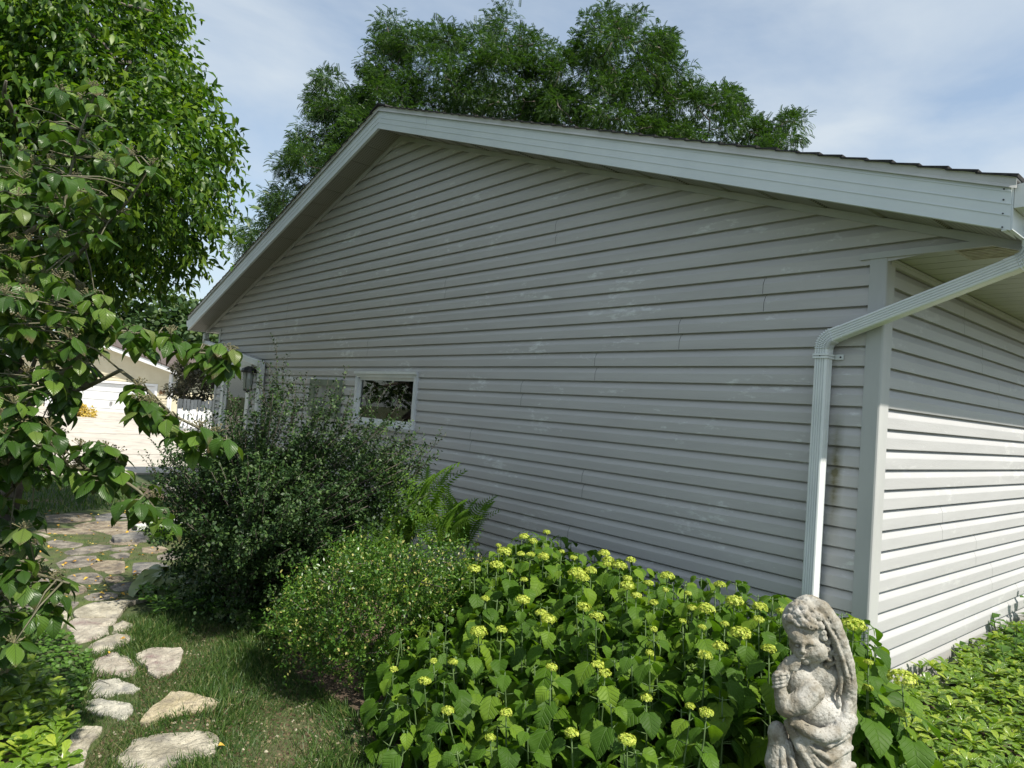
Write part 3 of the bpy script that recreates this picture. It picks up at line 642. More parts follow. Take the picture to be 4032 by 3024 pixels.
stone([(560,1110),(620,1085),(740,1080),(760,1100),(860,1120),(900,1145),(850,1180),(760,1175),(700,1200),(600,1205),(560,1160)], 'white', 'pale bluish stone left of the yellowish wedge, nearest the clover', .032, near)
stone([(545,1225),(640,1210),(730,1225),(850,1260),(855,1290),(800,1340),(700,1320),(600,1320),(540,1270)], 'white', 'whitish stone just below the pale bluish one, half under grass', .028, near)
stone([(450,1430),(520,1400),(600,1385),(660,1395),(640,1440),(560,1530),(490,1720),(280,1720),(330,1620),(420,1590),(440,1500)], 'cream', 'long cream stone between the yellow ground cover and the grass at the bottom edge', .03, near)
stone([(470,650),(560,610),(680,592),(770,585),(900,580),(1000,545),(1010,555),(830,600),(790,640),(760,690),(620,690),(480,690)], 'cream', 'large sunlit pale step stone at the near edge of the patio', .05)
stone([(420,760),(470,700),(620,697),(750,700),(740,722),(700,745),(700,800),(620,830),(500,860),(470,820)], 'purple', 'mauve-tinged shaded stone just in front of the large pale step', .03)
stone([(714,742),(780,715),(850,735),(840,760),(760,790),(712,798)], 'cream', 'small pale stone split by a crack from the mauve-tinged one', .03)
stone([(215,700),(230,655),(330,655),(460,650),(465,690),(400,760),(300,780),(220,760)], 'cream', 'bright pale stone under the lowest dogwood leaves', .03)
pl = [([(280,45),(420,35),(575,35),(590,80),(420,95),(290,90)], 'brown', 'brown slab at the far left of the patio beside the shaded lawn'),
 ([(596,50),(700,30),(840,35),(850,65),(700,80),(606,80)], 'blue', 'bluish far slab split from the brown one by a zigzag crack'),
 ([(460,115),(560,88),(720,82),(900,85),(960,100),(870,140),(870,165),(720,178),(640,150),(480,125)], 'brown', 'largest brown slab of the patio, left of the white pipe'),
 ([(230,145),(300,130),(450,128),(560,133),(620,158),(560,165),(430,165),(300,160)], 'brown', 'long thin tan slab below the largest brown slab'),
 ([(290,215),(330,200),(470,215),(540,230),(480,250),(380,255),(300,240)], 'grey', 'low grey stone left of the moss, above the rounded grey ones'),
 ([(400,280),(520,250),(640,230),(720,240),(700,265),(560,290),(440,300)], 'grey', 'flat grey stone below the mossy strip in mid patio'),
 ([(350,350),(420,320),(520,300),(620,305),(640,330),(560,370),(450,385),(370,380)], 'grey', 'rounded grey stone with a hollow top, left in mid patio'),
 ([(560,365),(640,335),(740,330),(800,340),(800,400),(760,420),(660,400),(600,390)], 'brown', 'warm grey stone left of the upright strip of grass'),
 ([(845,345),(980,345),(1080,360),(1000,405),(930,420),(840,425)], 'blue', 'square-cornered bluish stone right of the upright strip of grass'),
 ([(420,440),(500,415),(620,410),(660,440),(640,480),(520,480),(450,460)], 'grey', 'speckled grey stone below the rounded one, centre of the patio'),
 ([(674,435),(760,430),(800,450),(760,470),(674,470)], 'brown', 'short brown stone sharing a crack with the speckled grey one'),
 ([(340,500),(420,475),(540,490),(560,530),(480,560),(380,540)], 'brown', 'light brown stone at lower left of the patio beside dark leaves'),
 ([(530,560),(600,540),(720,535),(760,560),(700,580),(560,590)], 'grey', 'dark flat stone right behind the large pale step'),
 ([(720,490),(830,470),(900,490),(860,525),(740,530),(700,510)], 'grey', 'dark stone with yellow leaves, nearest the hosta'),
 ([(720,250),(840,240),(880,250),(800,275),(720,275)], 'grey', 'small grey stone on the upper right edge of the moss'),
 ([(690,300),(760,285),(840,290),(830,312),(740,322)], 'grey', 'narrow light grey stone in the middle of the moss'),
 ([(900,250),(1020,240),(1080,260),(1000,290),(900,280)], 'brown', 'tan stone in front of the small fern by the white pipe'),
 ([(1000,300),(1100,275),(1180,290),(1120,330),(1000,330)], 'grey', 'grey stone partly under the tall shrub branches'),
 ([(150,370),(220,345),(300,370),(370,400),(350,425),(200,420)], 'cream', 'bright stone at left, just clear of the dogwood leaves'),
 ([(90,600),(200,590),(330,600),(520,600),(470,640),(280,645),(120,640)], 'grey', 'long grey stone along the shaded back of the pale step'),
 ([(180,170),(260,160),(330,180),(260,195),(190,185)], 'cream', 'tiny bright stone at the far left edge of the patio'),
 ([(980,55),(1040,40),(1160,60),(1200,85),(1080,90)], 'grey', 'grey stone behind the white pipe under the branches'),
 ([(60,420),(180,430),(330,440),(400,470),(330,495),(120,480),(50,455)], 'grey', 'grey stone half under the dogwood, left of the speckled one'),
 ([(40,300),(150,290),(260,300),(320,335),(200,340),(60,345)], 'brown', 'tan stone at the left patio edge above the bright one'),
 ([(100,500),(220,500),(320,515),(360,560),(300,580),(120,580)], 'brown', 'brownish stone behind the dogwood leaves near the pale step'),
 ([(700,195),(830,200),(900,210),(880,235),(760,235),(690,225)], 'brown', 'thin tan stone just in front of the black slate slab'),
 ([(240,200),(120,200),(60,230),(120,260),(260,262)], 'grey', 'grey stone on the left fringe of the patio by the lawn'),
 ([(850,5),(960,15),(975,60),(900,70),(855,40)], 'brown', 'rounded tan stepping slab behind the white pipe')]
for p, k, l in pl: stone(p, k, l, .024, 'flagstones of the patio')
stone([(705,172),(880,150),(1000,160),(960,188),(720,197)], 'blue', 'black slate slab lying loose under the white pipe end', .06, 'flagstones of the patio')
# white downspout length lying on the patio
a = atp(*z3(858,128), 2, .10); b = atp(*z3(1330,62), 2, .08); d_ = b-a; d_[2] = 0; d_ /= np.linalg.norm(d_); s_ = np.array([-d_[1], d_[0], 0])
mb = MB(); sec = section(.09, .06); mb.loft([[a+s_*u+np.array([0, 0, v])+d_*t for u, v in sec] for t in (0, .004, 1.5, 2.3)])
o = mb.build('loose_downspout', M['white'], None, recalc=True); tag(o, 'white ribbed downspout length lying on a dark slab of the patio', 'pipe')
mb = MB(); mb.loft([[a-d_*.002+s_*u*.86+np.array([0, 0, v*.8]) for u, v in sec], [a-d_*.001+s_*u*.86+np.array([0, 0, v*.8]) for u, v in sec]]); mb.build('painted_hollow', M['dark'], o, recalc=True)  # dark plate over the capped end, painting in the pipe's shaded hollow

# ================================================================ neighbour's garage, fences
Gd = 29.5
GB = atd(345, 905, Gd); GBz = gz(GB[0], GB[1])
gf = np.array([CR[0], CR[1], 0]); gf /= np.linalg.norm(gf); ang = math.radians(-6); gf = np.array([gf[0]*math.cos(ang)-gf[1]*math.sin(ang), gf[0]*math.sin(ang)+gf[1]*math.cos(ang), 0]); gn = np.array([gf[1], -gf[0], 0])   # along facade, towards us
def facade(x, y):                                             # photo pixel -> (along, up) on the facade plane
    r = ray(x, y); t = ((GB-CAM)@gn)/(r@gn); P = CAM+r*t; return float((P-GB)@gf), float(P[2])
def gp(u, v, o=0): return tuple(GB+gf*u+gn*o+np.array([0, 0, v-GB[2]]))
GZ = min(facade(250, 902)[1], GBz+.02); 
uR, _ = facade(368, 850); uD, zD = facade(337, 835); uE, zE = facade(397, 813); uP, zP = facade(258, 761); sl = (zP-zE)/(uE-uP); uL = uD-5.6; uC = (uR+uL)/2-.6
zW = zE-.02
GA = empty('garage', gp(0, GZ), 'cream-sided house garage with wide white door across the driveway', 'garage')
M['cream'] = noisy('cream_vinyl_siding', (.62,.56,.40), (.68,.62,.46), 2, .6)
mb = MB(); z = GZ; H2 = zE
while z < zE+sl*(uE-uC)+.1:
    z2 = z+.12; 
    def lim(zz):
        if zz < zE: return uL-.6, uR-.04
        e = (zz-zE)/sl; return uC-(uE-uC)+e, min(uR-.04, uE-e) if uE-e < uR else uR-.04
    a0, a1 = lim(z); c0, c1 = lim(z2)
    if zE-.05 > z or (zE+sl*(uE-uC)) > z2:
        segs = [((a0, a1), (c0, c1))] if z2 > zD+.02 else [((a0, uD-5.0), (c0, uD-5.0)), ((uD, a1), (uD, c1))]
        for (p, q), (r, s) in segs:
            if q-p > .01: mb.poly([gp(p, z, .022), gp(q, z, .022), gp(s, z2, .004), gp(r, z2, .004)]); mb.poly([gp(p, z, 0), gp(q, z, 0), gp(q, z, .022), gp(p, z, .022)])
    z = z2
for dd_ in (0,):
    mb.poly([gp(uR, GZ, 0), gp(uR, GZ, -9), gp(uR, zE, -9), gp(uR, zE, 0)]); mb.poly([gp(uL-.6, GZ, 0), gp(uL-.6, GZ, -9), gp(uL-.6, zE, -9), gp(uL-.6, zE, 0)])
mb.build('wall', M['cream'], GA)
M['gwhite'] = noisy('garage_door_white', (.74,.75,.76), (.80,.81,.82), 3, .5)
mb = MB(); 
for u0, u1 in ((uR-.10, uR+.02),): mb.prism([gp(u0, GZ, .03), gp(u1, GZ, .03), gp(u1, zE+.05, .03), gp(u0, zE+.05, .03)], tuple(-gn*.1))
mb.prism([gp(uD-.02, GZ, .03), gp(uD+.09, GZ, .03), gp(uD+.09, zD+.10, .03), gp(uD-.02, zD+.10, .03)], tuple(-gn*.08)); mb.prism([gp(uD-5.0, zD, .031), gp(uD+.0, zD, .031), gp(uD, zD+.10, .031), gp(uD-5.0, zD+.10, .031)], tuple(-gn*.08))
mb.build('trim', M['gwhite'], GA, recalc=True)
mb = MB(); n = 4; hh = (zD-GZ)/n
for i in range(n):
    z0, z1 = GZ+i*hh, GZ+(i+1)*hh-.018; mb.prism([gp(uD-5, z0, -.05), gp(uD, z0, -.05), gp(uD, z1, -.05), gp(uD-5, z1, -.05)], tuple(-gn*.04))
    mb.prism([gp(uD-5, z0+hh*.45, -.048), gp(uD, z0+hh*.45, -.048), gp(uD, z0+hh*.48, -.048), gp(uD-5, z0+hh*.48, -.048)], tuple(-gn*.004))
mb.prism([gp(uD-5, GZ, -.10), gp(uD, GZ, -.10), gp(uD, zD, -.10), gp(uD-5, zD, -.10)], tuple(-gn*.02))
gdr = mb.build('garage_door', M['gwhite'], GA, recalc=True)
uh, zh = facade(239, 871); mb = MB(); mb.prism([gp(uh-.05, zh-.07, -.045), gp(uh+.05, zh-.07, -.045), gp(uh+.05, zh+.07, -.045), gp(uh-.05, zh+.07, -.045)], tuple(gn*.03)); mb.build('handle', mat('handle_grey', (.25,.25,.25), .4), gdr, recalc=True)
mb = MB(); pk = zE+sl*(uE-uC); ul = uC-(uE-uC)
for (a, za), (b, zb) in (((uC, pk), (uE, zE)), ((ul, zE), (uC, pk))):
    mb.prism([gp(a, za+.03, .45), gp(b, zb+.03, .45), gp(b, zb+.22, .45), gp(a, za+.22, .45)], tuple(-gn*.04))
    mb.prism([gp(a, za+.03, .42), gp(b, zb+.03, .42), gp(b, zb+.05, .42), gp(a, za+.05, .42)], tuple(-gn*.42))
mb.build('fascia', M['gwhite'], GA, recalc=True)
mb = MB()
for (a, za), (b, zb) in (((uC, pk), (uE+.05, zE-.02)), ((ul-.05, zE-.02), (uC, pk))):
    mb.prism([gp(a, za+.225, .48), gp(b, zb+.225, .48), gp(b, zb+.28, .48), gp(a, za+.28, .48)], tuple(-gn*9.5))
mb.build('roof', noisy('brown_shingle', (.07,.055,.05), (.13,.10,.09), 9, .95), GA, recalc=True)
mb = MB(); mb.tube([gp(uE-.05, zE+.0, .3), gp(uE-.08, zE-.12, .2), gp(uE-.25, zE-.26, .1), gp(uR+.04, zE-.36, .06)], .04, 6); mb.tube([gp(uR+.04, zE-.36, .0), gp(uR+.04, GZ, 0)], .04, 6); mb.build('downspout', M['gwhite'], GA)
# house number
un, zn = facade(358.5, 848); hN = .16; wN = .085; seg = {'8': 'abcdefg', '0': 'abcdef', '1': 'bc', '5': 'afgcd'}
rot = Matrix(((gf[0], 0, gn[0], 0), (gf[1], 0, gn[1], 0), (0, 1, 0, 0), (0, 0, 0, 1)))
for i, ch in enumerate('8015'):
    fc = bpy.data.curves.new('house_number', 'FONT'); fc.body = ch; fc.size = .24; fc.extrude = .008; fc.offset = .006; fc.align_x = 'CENTER'
    tmp = bpy.data.objects.new('tmp', fc); COL.objects.link(tmp); dg = bpy.context.evaluated_depsgraph_get(); me = bpy.data.meshes.new_from_object(tmp.evaluated_get(dg)); bpy.data.objects.remove(tmp)
    me.transform(Matrix.Translation(Vector(gp(un+(i-1.5)*.145, zn-.085, .035)))@rot); link('house_number', me, mat('bronze_numeral', (.16,.07,.02), .5), GA)
# fences beyond the drive
def pickets(name, px0, px1, ytop, ybot, depth, w_, gap, mat_, label, pointed):
    A = atd(px0, ybot, depth); B = atd(px1, ybot, depth+.8); T = atd(px0, ytop, depth); z0 = min(A[2], B[2])-.25; h = T[2]-z0; d = B-A; d[2] = 0; Ln = np.linalg.norm(d); d /= Ln; nn = np.array([d[1], -d[0], 0])
    F_ = empty(name, tuple(A), label, 'fence'); mb = MB(); t = 0
    while t < Ln:
        p = A+d*t; q = p+d*w_; hj = h+random.uniform(-.03, .03)*(0 if pointed else 1)
        pts = [(p[0], p[1], z0), (q[0], q[1], z0), (q[0], q[1], z0+hj-(.06 if pointed else 0))]+([((p[0]+q[0])/2, (p[1]+q[1])/2, z0+hj)] if pointed else [])+[(p[0], p[1], z0+hj-(.06 if pointed else 0))]
        mb.prism(pts, tuple(nn*.02)); t += w_+gap
    mb.build('picket_panel', mat_, F_, recalc=True); mb = MB()
    for zz in (.25, .75): p = A-nn*.03; q = B-nn*.03; mb.prism([(p[0], p[1], z0+h*zz), (q[0], q[1], z0+h*zz), (q[0], q[1], z0+h*zz+.09), (p[0], p[1], z0+h*zz+.09)], tuple(-nn*.03))
    mb.build('rail', mat_, F_, recalc=True)
    for tt in (0, .33, .66, 1): mb = MB(); p = A+(B-A)*tt-nn*.08; mb.box(p[0]-.05, p[0]+.05, p[1]-.05, p[1]+.05, z0, z0+h*1.02); mb.build('post', mat_, F_)
M['fencegrey'] = noisy('weathered_fence', (.30,.30,.28), (.55,.54,.51), 6, .9, stretch=(1,1,.2))
pickets('picket_fence', 388, 480, 884, 905, 20.5, .075, .05, M['gwhite'], 'low white picket fence with pointed tops beside the driveway', True)
pickets('board_fence', 385, 490, 862, 900, 25, .10, .02, M['fencegrey'], 'taller weathered grey board fence behind the white pickets', False)
# ================================================================ foliage
def G(*c): return c
M['l_tree'] = leafmat('ornamental_tree_leaf', [(0, (.024,.06,.009)), (.5, (.05,.115,.013)), (1, (.14,.22,.022))], .42, .38, spec=.35)
M['l_locust'] = leafmat('locust_leaflet', [(0, (.018,.045,.012)), (.6, (.032,.08,.016)), (1, (.085,.15,.025))], .5, .3)
M['l_far'] = leafmat('far_tree_leaf', [(0, (.025,.055,.018)), (.6, (.04,.085,.025)), (1, (.08,.12,.03))], .6, .2)
M['l_dog'] = leafmat('dogwood_leaf', [(0, (.03,.072,.012)), (.55, (.052,.115,.015)), (.85, (.11,.19,.024)), (1, (.14,.18,.05))], .36, .28, vein=.45, veincol=(.015,.04,.01), spec=.35, nveins=7, slant=1.0, edge=(.10,.075,.035))
M['l_cot'] = leafmat('cotoneaster_leaf', [(0, (.014,.038,.010)), (.6, (.026,.062,.014)), (1, (.07,.12,.03))], .5, .12, spec=.35)
M['l_box'] = leafmat('boxwood_leaf', [(0, (.03,.08,.012)), (.6, (.065,.15,.02)), (.90, (.15,.25,.035)), (.93, (.38,.36,.12)), (1, (.42,.40,.14))], .34, .28, spec=.5)
M['l_hyd'] = leafmat('hydrangea_leaf', [(0, (.036,.088,.008)), (.6, (.068,.145,.010)), (1, (.14,.23,.018))], .55, .33, vein=.30, veincol=(.11,.20,.045), spec=.22, nveins=5.5, slant=.9)
M['l_fern'] = leafmat('fern_pinna', [(0, (.09,.19,.02)), (1, (.15,.27,.03))], .5, .4)
M['l_pac'] = leafmat('pachysandra_leaf', [(0, (.07,.15,.014)), (.6, (.15,.255,.022)), (1, (.32,.40,.045))], .28, .28, vein=.25, veincol=(.30,.40,.08), spec=.5, nveins=4)
M['l_weed'] = leafmat('weed_leaf', [(0, (.05,.12,.018)), (1, (.10,.20,.03))], .5, .3)
M['l_host'] = leafmat('hosta_leaf', [(0, (.07,.13,.03)), (1, (.15,.20,.07))], .4, .2, vein=.4, veincol=(.30,.33,.16), spec=.5, nveins=0.01)
M['l_grass'] = leafmat('grass_blade', [(0, (.028,.07,.013)), (.6, (.055,.115,.02)), (.88, (.095,.16,.035)), (1, (.26,.24,.11))], .5, .3)
M['l_yel'] = leafmat('golden_leaf', [(0, (.45,.33,.07)), (1, (.6,.45,.12))], .6, .2)
M['l_dead'] = leafmat('fallen_leaf', [(0, (.42,.20,.03)), (.5, (.55,.33,.04)), (.8, (.55,.45,.12)), (1, (.22,.10,.04))], .6, 0)
M['bark'] = noisy('grey_bark', (.07,.06,.05), (.15,.13,.11), 20, .9, .7, 60)
M['twig'] = noisy('green_twig', (.10,.12,.05), (.16,.15,.08), 20, .7)
M['stem'] = noisy('hydrangea_stem', (.06,.11,.03), (.10,.16,.05), 10, .7)
M['flower'] = leafmat('green_hydrangea_floret', [(0, (.22,.32,.03)), (.6, (.40,.47,.06)), (1, (.60,.62,.13))], .6, .25, tint=(1.1,1.15,.6))
M['berry'] = noisy('dogwood_fruit', (.10,.11,.05), (.22,.18,.10), 60, .6)
def limbs(mb, base, tips, r0, seed=0, n=5, wob=.08, rt=.006, fan=.45):
    """trunk and limbs: every tip joins the nearest earlier point of the skeleton"""
    rg = np.random.default_rng(seed); base = np.array(base, float)
    tips = sorted([np.array(t, float) for t in tips], key=lambda t: np.linalg.norm(t-base)); nodes = [base]; 
    for k, t in enumerate(tips):
        nd = np.array(nodes); sc = np.linalg.norm(nd-t, axis=1)+fan*np.linalg.norm(nd-base, axis=1)*0+np.where(nd[:, 2] > t[2]+.1, 1.5, 0)
        s = nodes[int(np.argmin(sc))]; Ld = np.linalg.norm(t-s); m1 = s*.6+t*.4+rg.normal(0, wob*Ld, 3)-np.array([0, 0, .0]); m2 = s*.25+t*.75+rg.normal(0, wob*Ld, 3)
        ra = max(rt*1.4, r0*(.75 if k == 0 else .5)/(1+.35*math.sqrt(k))); mb.tube([s, m1, m2, t], [ra if k else r0, ra*.8, ra*.6, max(rt, ra*.35)], n); nodes += [m1, m2, t]
# ---- big ornamental tree, left
TT = atd(60, 500, 8.2)
TR = empty('tree', (TT[0], TT[1], 0), 'large dense leafy tree rising at the left behind the dogwood', 'tree')
poly = [(325,-90),(345,50),(385,90),(398,150),(405,215),(445,235),(466,300),(476,360),(466,430),(445,500),(450,510),(400,525),(380,555),(330,570),(290,575),(200,605),(80,630),(-60,640),(-300,600),(-420,350),(-420,50),(-300,-200),(-100,-330),(150,-300),(260,-220)]
P, O = clump(poly, 620, 9, 7.6, 4.6, 210, .8, .15)
P = P-(CR*(O@CR)[:, None]*.42+CU*np.maximum(0, O@CU)[:, None]*.1)+CU*np.maximum(0, -(O@CU))[:, None]*.32; keep = (O@(-CF) > -.45); P, O = P[keep], O[keep]
F = Fol(); Wd = MB(); LS = leaf_small(.21, .28, .10)
shoots(F, LS, P, O+np.array([0, 0, .35])+RNG.normal(0, .3, P.shape), RNG.uniform(.22, .5, len(P)), 10, .085, droop=.12, ang=60, updown=.55)
P3, O3 = vol(poly, 2600, 7.8, 3.0, 200, 0); shoots(F, LS, P3, O3+RNG.normal(0, .7, P3.shape), .4, 8, .13, droop=.2, ang=60, updown=.4)
P2, O2 = vol(poly, 2600, 7.6, 3.4, 200, .2); shoots(F, LS, P2, O2+RNG.normal(0, .4, P2.shape), .4, 9, .085, droop=.2, ang=60, updown=.5)
e_pts = [(330,10),(345,55),(392,95),(400,155),(408,212),(448,238),(468,300),(478,365),(468,430),(450,500),(462,526),(405,548),(388,590),(425,245),(440,400),(300,600),(350,585)]
EP = np.array([atd(x-72, y+14, 7.5+random.uniform(-.4, .4)) for x, y in e_pts for _ in range(3)]); ED = np.array([CR*random.uniform(.6, 1)+CU*random.uniform(-.1, .9) for _ in range(len(EP))])
shoots(F, LS, EP, ED, RNG.uniform(.25, .42, len(EP)), 9, .08, droop=.1, ang=60, updown=.5)
F.build('crown', M['l_tree'], TR)
tp = [P[i] for i in RNG.choice(len(P), 60, False)]; limbs(Wd, (TT[0], TT[1], -.05), [(TT[0], TT[1], 1.9)]+tp, .17, 1); Wd.build('trunk', M['bark'], TR, smooth=True)
# ---- honey locusts behind the house
def locust(poly, depth, thick, nc, nf, base_px, label, seed, puff=.62):
    rg = np.random.default_rng(seed); C, O = vol(poly, nc, depth, thick, 130, .3, rg)
    B = atd(base_px[0], base_px[1], depth); T = empty('honey_locust', (B[0], B[1], 0), label, 'tree', 'honey locust trees behind the house roof')
    # frond template: curved rachis with paired leaflets
    V = []; Fq = []; n = 9
    for i in range(n):
        t = .12+.88*i/n; y = t; z = -.45*t*t
        for s in (-1, 1):
            b = len(V); l = .24*(1-.35*abs(t-.5)); V += [(0, y, z), (s*l*.5, y+.08, z-.02), (s*l, y+.06, z-.08), (s*l*.5, y-.035, z-.03)]; Fq.append((b, b+1, b+2, b+3))
    V = np.array(V); TF = (V, [np.array(Fq)], np.zeros((len(V), 2)))
    F = Fol(); k = nf//nc
    for c, o in zip(C, O):
        r = puff*rg.uniform(.6, 1.25); d = norm(rg.normal(0, 1, (k, 3))+o*.8); rad = r*rg.random(k)**.5
        pos = c+d*rad[:, None]*np.array([1.15, 1.15, .8]); dirs = d*.9+rg.normal(0, .5, (k, 3))+np.array([0, 0, -.25]); F.add(TF, pos, dirs, np.array([0, 0, 1.0])+rg.normal(0, .4, (k, 3)), rg.uniform(.14, .25, k))
    F.build('crown', M['l_locust'], T)
    wd = MB(); limbs(wd, (B[0], B[1], -.1), [(B[0], B[1], 2.6)]+[c for c in C], .22, seed, 5, .10, .018); wd.build('trunk', M['bark'], T, smooth=True)
locust([(515,545),(535,470),(600,440),(612,370),(650,300),(700,255),(760,240),(860,260),(900,400),(820,470),(640,560),(560,620)], 21, 5.0, 130, 15000, (700, 900), 'left-hand locust crown showing beyond the rising left roof slope', 21, .55)
locust([(680,225),(700,160),(745,195),(760,215),(800,150),(775,100),(800,95),(850,110),(825,20),(845,5),(880,5),(880,60),(930,70),(975,60),(1010,85),(1060,75),(1075,40),(1100,25),(1140,75),(1180,110),(1200,200),(1200,400),(900,420),(760,330)], 22.5, 5.5, 230, 32000, (980, 900), 'tallest locust crown above the ridge peak with dark limbs', 22, .55)
locust([(1160,120),(1200,75),(1250,110),(1270,45),(1310,20),(1360,35),(1400,30),(1425,85),(1470,95),(1475,170),(1450,200),(1500,180),(1540,185),(1590,215),(1620,260),(1660,310),(1680,265),(1725,255),(1742,290),(1700,330),(1720,400),(1300,420),(1150,330)], 21.5, 5.0, 210, 27500, (1380, 900), 'right-hand locust crown thinning down toward the right roof slope', 23, .5)
# ---- far trees beyond the garage
def fartree(poly, depth, thick, n, label, seed, size=.34, base=None, name='broadleaf_tree', mat_='l_far', cat='tree'):
    rg = np.random.default_rng(seed); C, O = vol(poly, max(12, n//110), depth, thick, 60, .4, rg); q = np.mean(poly, 0); B = atd(q[0], q[1], depth)
    T = empty(name, (B[0], B[1], 0), label, cat, 'trees beyond the driveway' if name == 'broadleaf_tree' else None); F = Fol(); k = n//len(C)
    for c, o in zip(C, O):
        d = norm(rg.normal(0, 1, (k, 3))+o*.4); r = size*3.2*rg.uniform(.6, 1.2); F.add(leaf_small(.4), c+d*(r*rg.random(k)**.4)[:, None]*np.array([1, 1, .75]), d+rg.normal(0, .6, (k, 3)), np.array([0, 0, 1])+rg.normal(0, .5, (k, 3)), rg.uniform(.6, 1.2, k)*size)
    F.build('crown', M[mat_], T); wd = MB(); limbs(wd, (B[0], B[1], gz(B[0], B[1])-.1), list(C[:25]), .2, seed, 5, .08, .02); wd.build('trunk', M['bark'], T, smooth=True)
fartree([(285,700),(300,655),(335,643),(365,660),(390,652),(420,665),(460,690),(470,800),(420,830),(380,780),(300,790)], 46, 7, 5200, 'far green tree showing between the dogwood and the left eave', 31, .45)
fartree([(150,640),(220,620),(290,660),(320,700),(330,770),(250,770),(140,760)], 48, 7, 3000, 'far tree mostly hidden behind the dogwood leaves, above the garage roof', 32, .45)
fartree([(-200,560),(0,600),(140,640),(150,780),(0,850),(-250,860)], 44, 8, 3500, 'far tree at the extreme left edge behind the dogwood', 33, .5)
fartree([(380,745),(440,720),(520,730),(540,850),(440,850),(385,820)], 38, 5, 2500, 'far tree low behind the fence at the house corner', 34, .4)
fartree([(370,818),(385,790),(430,795),(465,810),(478,850),(470,872),(430,876),(385,868),(372,850)], 27.5, 2.4, 4200, 'dark brownish rounded shrub between the garage and the fence', 35, .12, name='shrub', mat_='l_dark', cat='shrub') if False else None
M['l_dark'] = leafmat('dark_shrub_leaf', [(0, (.03,.035,.02)), (1, (.07,.065,.035))], .7, .1)
fartree([(370,818),(385,790),(430,795),(465,810),(478,850),(470,872),(430,876),(385,868),(372,850)], 27.5, 2.4, 4200, 'dark brownish rounded shrub between the garage and the fence', 35, .12, name='shrub', mat_='l_dark', cat='shrub')
fartree([(150,880),(170,866),(188,880),(194,905),(188,925),(150,925)], 24, 1.2, 1500, 'golden-leaved shrub at the left edge of the driveway', 36, .09, name='golden_shrub', mat_='l_yel', cat='shrub')
# ---- cotoneaster
CB = atp(530, 1318, 2, 0); CO = empty('tall_shrub', (CB[0], CB[1], 0), 'tall dark small-leaved shrub with arching shoots in front of the window', 'shrub')
cp = [(580,960),(640,990),(700,980),(760,990),(810,985),(860,985),(885,990),(870,1020),(830,1060),(800,1110),(760,1150),(715,1200),(675,1270),(625,1330),(560,1330),(470,1300),(455,1240),(425,1190),(405,1120),(400,1070),(385,1035),(400,1010),(440,985),(490,970),(540,965)]
F = Fol(); Wd = MB(); LC = leaf_small(.30, .1, .10)
P, O = vol(cp, 210, 5.1, 1.8, 170, .8); up = np.array([0, 0, .7]); sp_, sd_ = [], []; wb = MB()
tops = [(560,880),(600,830),(640,880),(700,870),(740,860),(760,900),(800,890),(850,910),(900,940),(930,960),(880,970),(500,880),(470,910),(430,930),(390,950),(350,985),(330,1020),(345,1060),(385,1110),(620,860),(580,850),(670,905),(820,925),(915,1000),(520,905)]
PT = np.array([atd(x+random.uniform(-12, 12), y+random.uniform(-8, 22), random.uniform(4.6, 5.5)) for x, y in tops for _ in range(3)]); PT = PT-norm(PT-np.array([CB[0], CB[1], .8]))*.05
for e_ in np.concatenate([P, PT]):
    b_ = np.array([CB[0], CB[1], 0])+RNG.normal(0, .07, 3)*[1, 1, 0]; h_ = e_-b_; ln_ = np.linalg.norm(h_); c1 = b_+np.array([h_[0]*.25, h_[1]*.25, max(h_[2], .35)*.62])
    cv = lambda t: b_*(1-t)**2+c1*2*t*(1-t)+e_*t*t
    wb.tube([cv(t) for t in (0, .25, .5, .75, 1)], [.009, .007, .005, .0035, .002], 4)
    for t in np.arange(.30+.2*random.random(), 1, .042/max(ln_, .4)):
        q_ = cv(t); tg_ = cv(min(1, t+.04))-cv(t-.04); tg_ = tg_/np.linalg.norm(tg_); sp_.append(q_); sd_.append(tg_*.9+RNG.normal(0, .55, 3)+np.array([0, 0, .25]))
sp_ = np.array(sp_); sd_ = np.array(sd_); print('sprigs', len(sp_)); shoots(F, LC, sp_, sd_, RNG.uniform(.06, .16, len(sp_)), 10, .024, droop=.06, ang=60, updown=.0, width=1.1)

ct = [(600,800),(640,870),(700,850),(750,850),(760,900),(830,890),(890,930),(860,980),(600,990),(400,990),(420,930),(480,890),(540,880)]; P3, O3 = clump(ct, 16, 4, 5.0, .9, 120, .2, .07)
shoots(F, LC, P3, O3*.5+up+RNG.normal(0, .3, P3.shape), RNG.uniform(.16, .34, len(P3)), 15, .023, droop=.06, ang=62, updown=.0, wood=Wd, wr=.0018, width=1.1)
P2, O2 = clump(cp, 200, 14, 5.3, 1.1, 150, .1, .10); shoots(F, LC, P2, O2+RNG.normal(0, .6, P2.shape), .2, 13, .031, droop=.1, ang=62, updown=.1, width=1.1)
tips = [(598,728),(612,770),(582,790),(664,800),(690,822),(752,790),(760,838),(724,835),(820,862),(800,850),(862,862),(870,905),(962,935),(935,952),(905,925),(945,972),(300,975),(318,1010),(345,965),(382,930),(430,905),(455,880),(487,800),(505,860),(540,835),(910,1010),(930,1060),(340,1040),(375,1080),(640,815),(710,812),(845,890),(560,800),(330,950)]
TP = []; TD = []; TL = []
for x, y in tips:
    t = atd(x, y, random.uniform(4.7, 5.3)); c = atd(600+(x-600)*.35, 1150, 5.1); d = norm(t-c)*.6+norm(np.array([(t-c)[0], (t-c)[1], abs((t-c)[2])+.6]))*.4; ln = random.uniform(.35, .5)
    TP.append(t-norm(d)*ln*.97); TD.append(d); TL.append(ln)
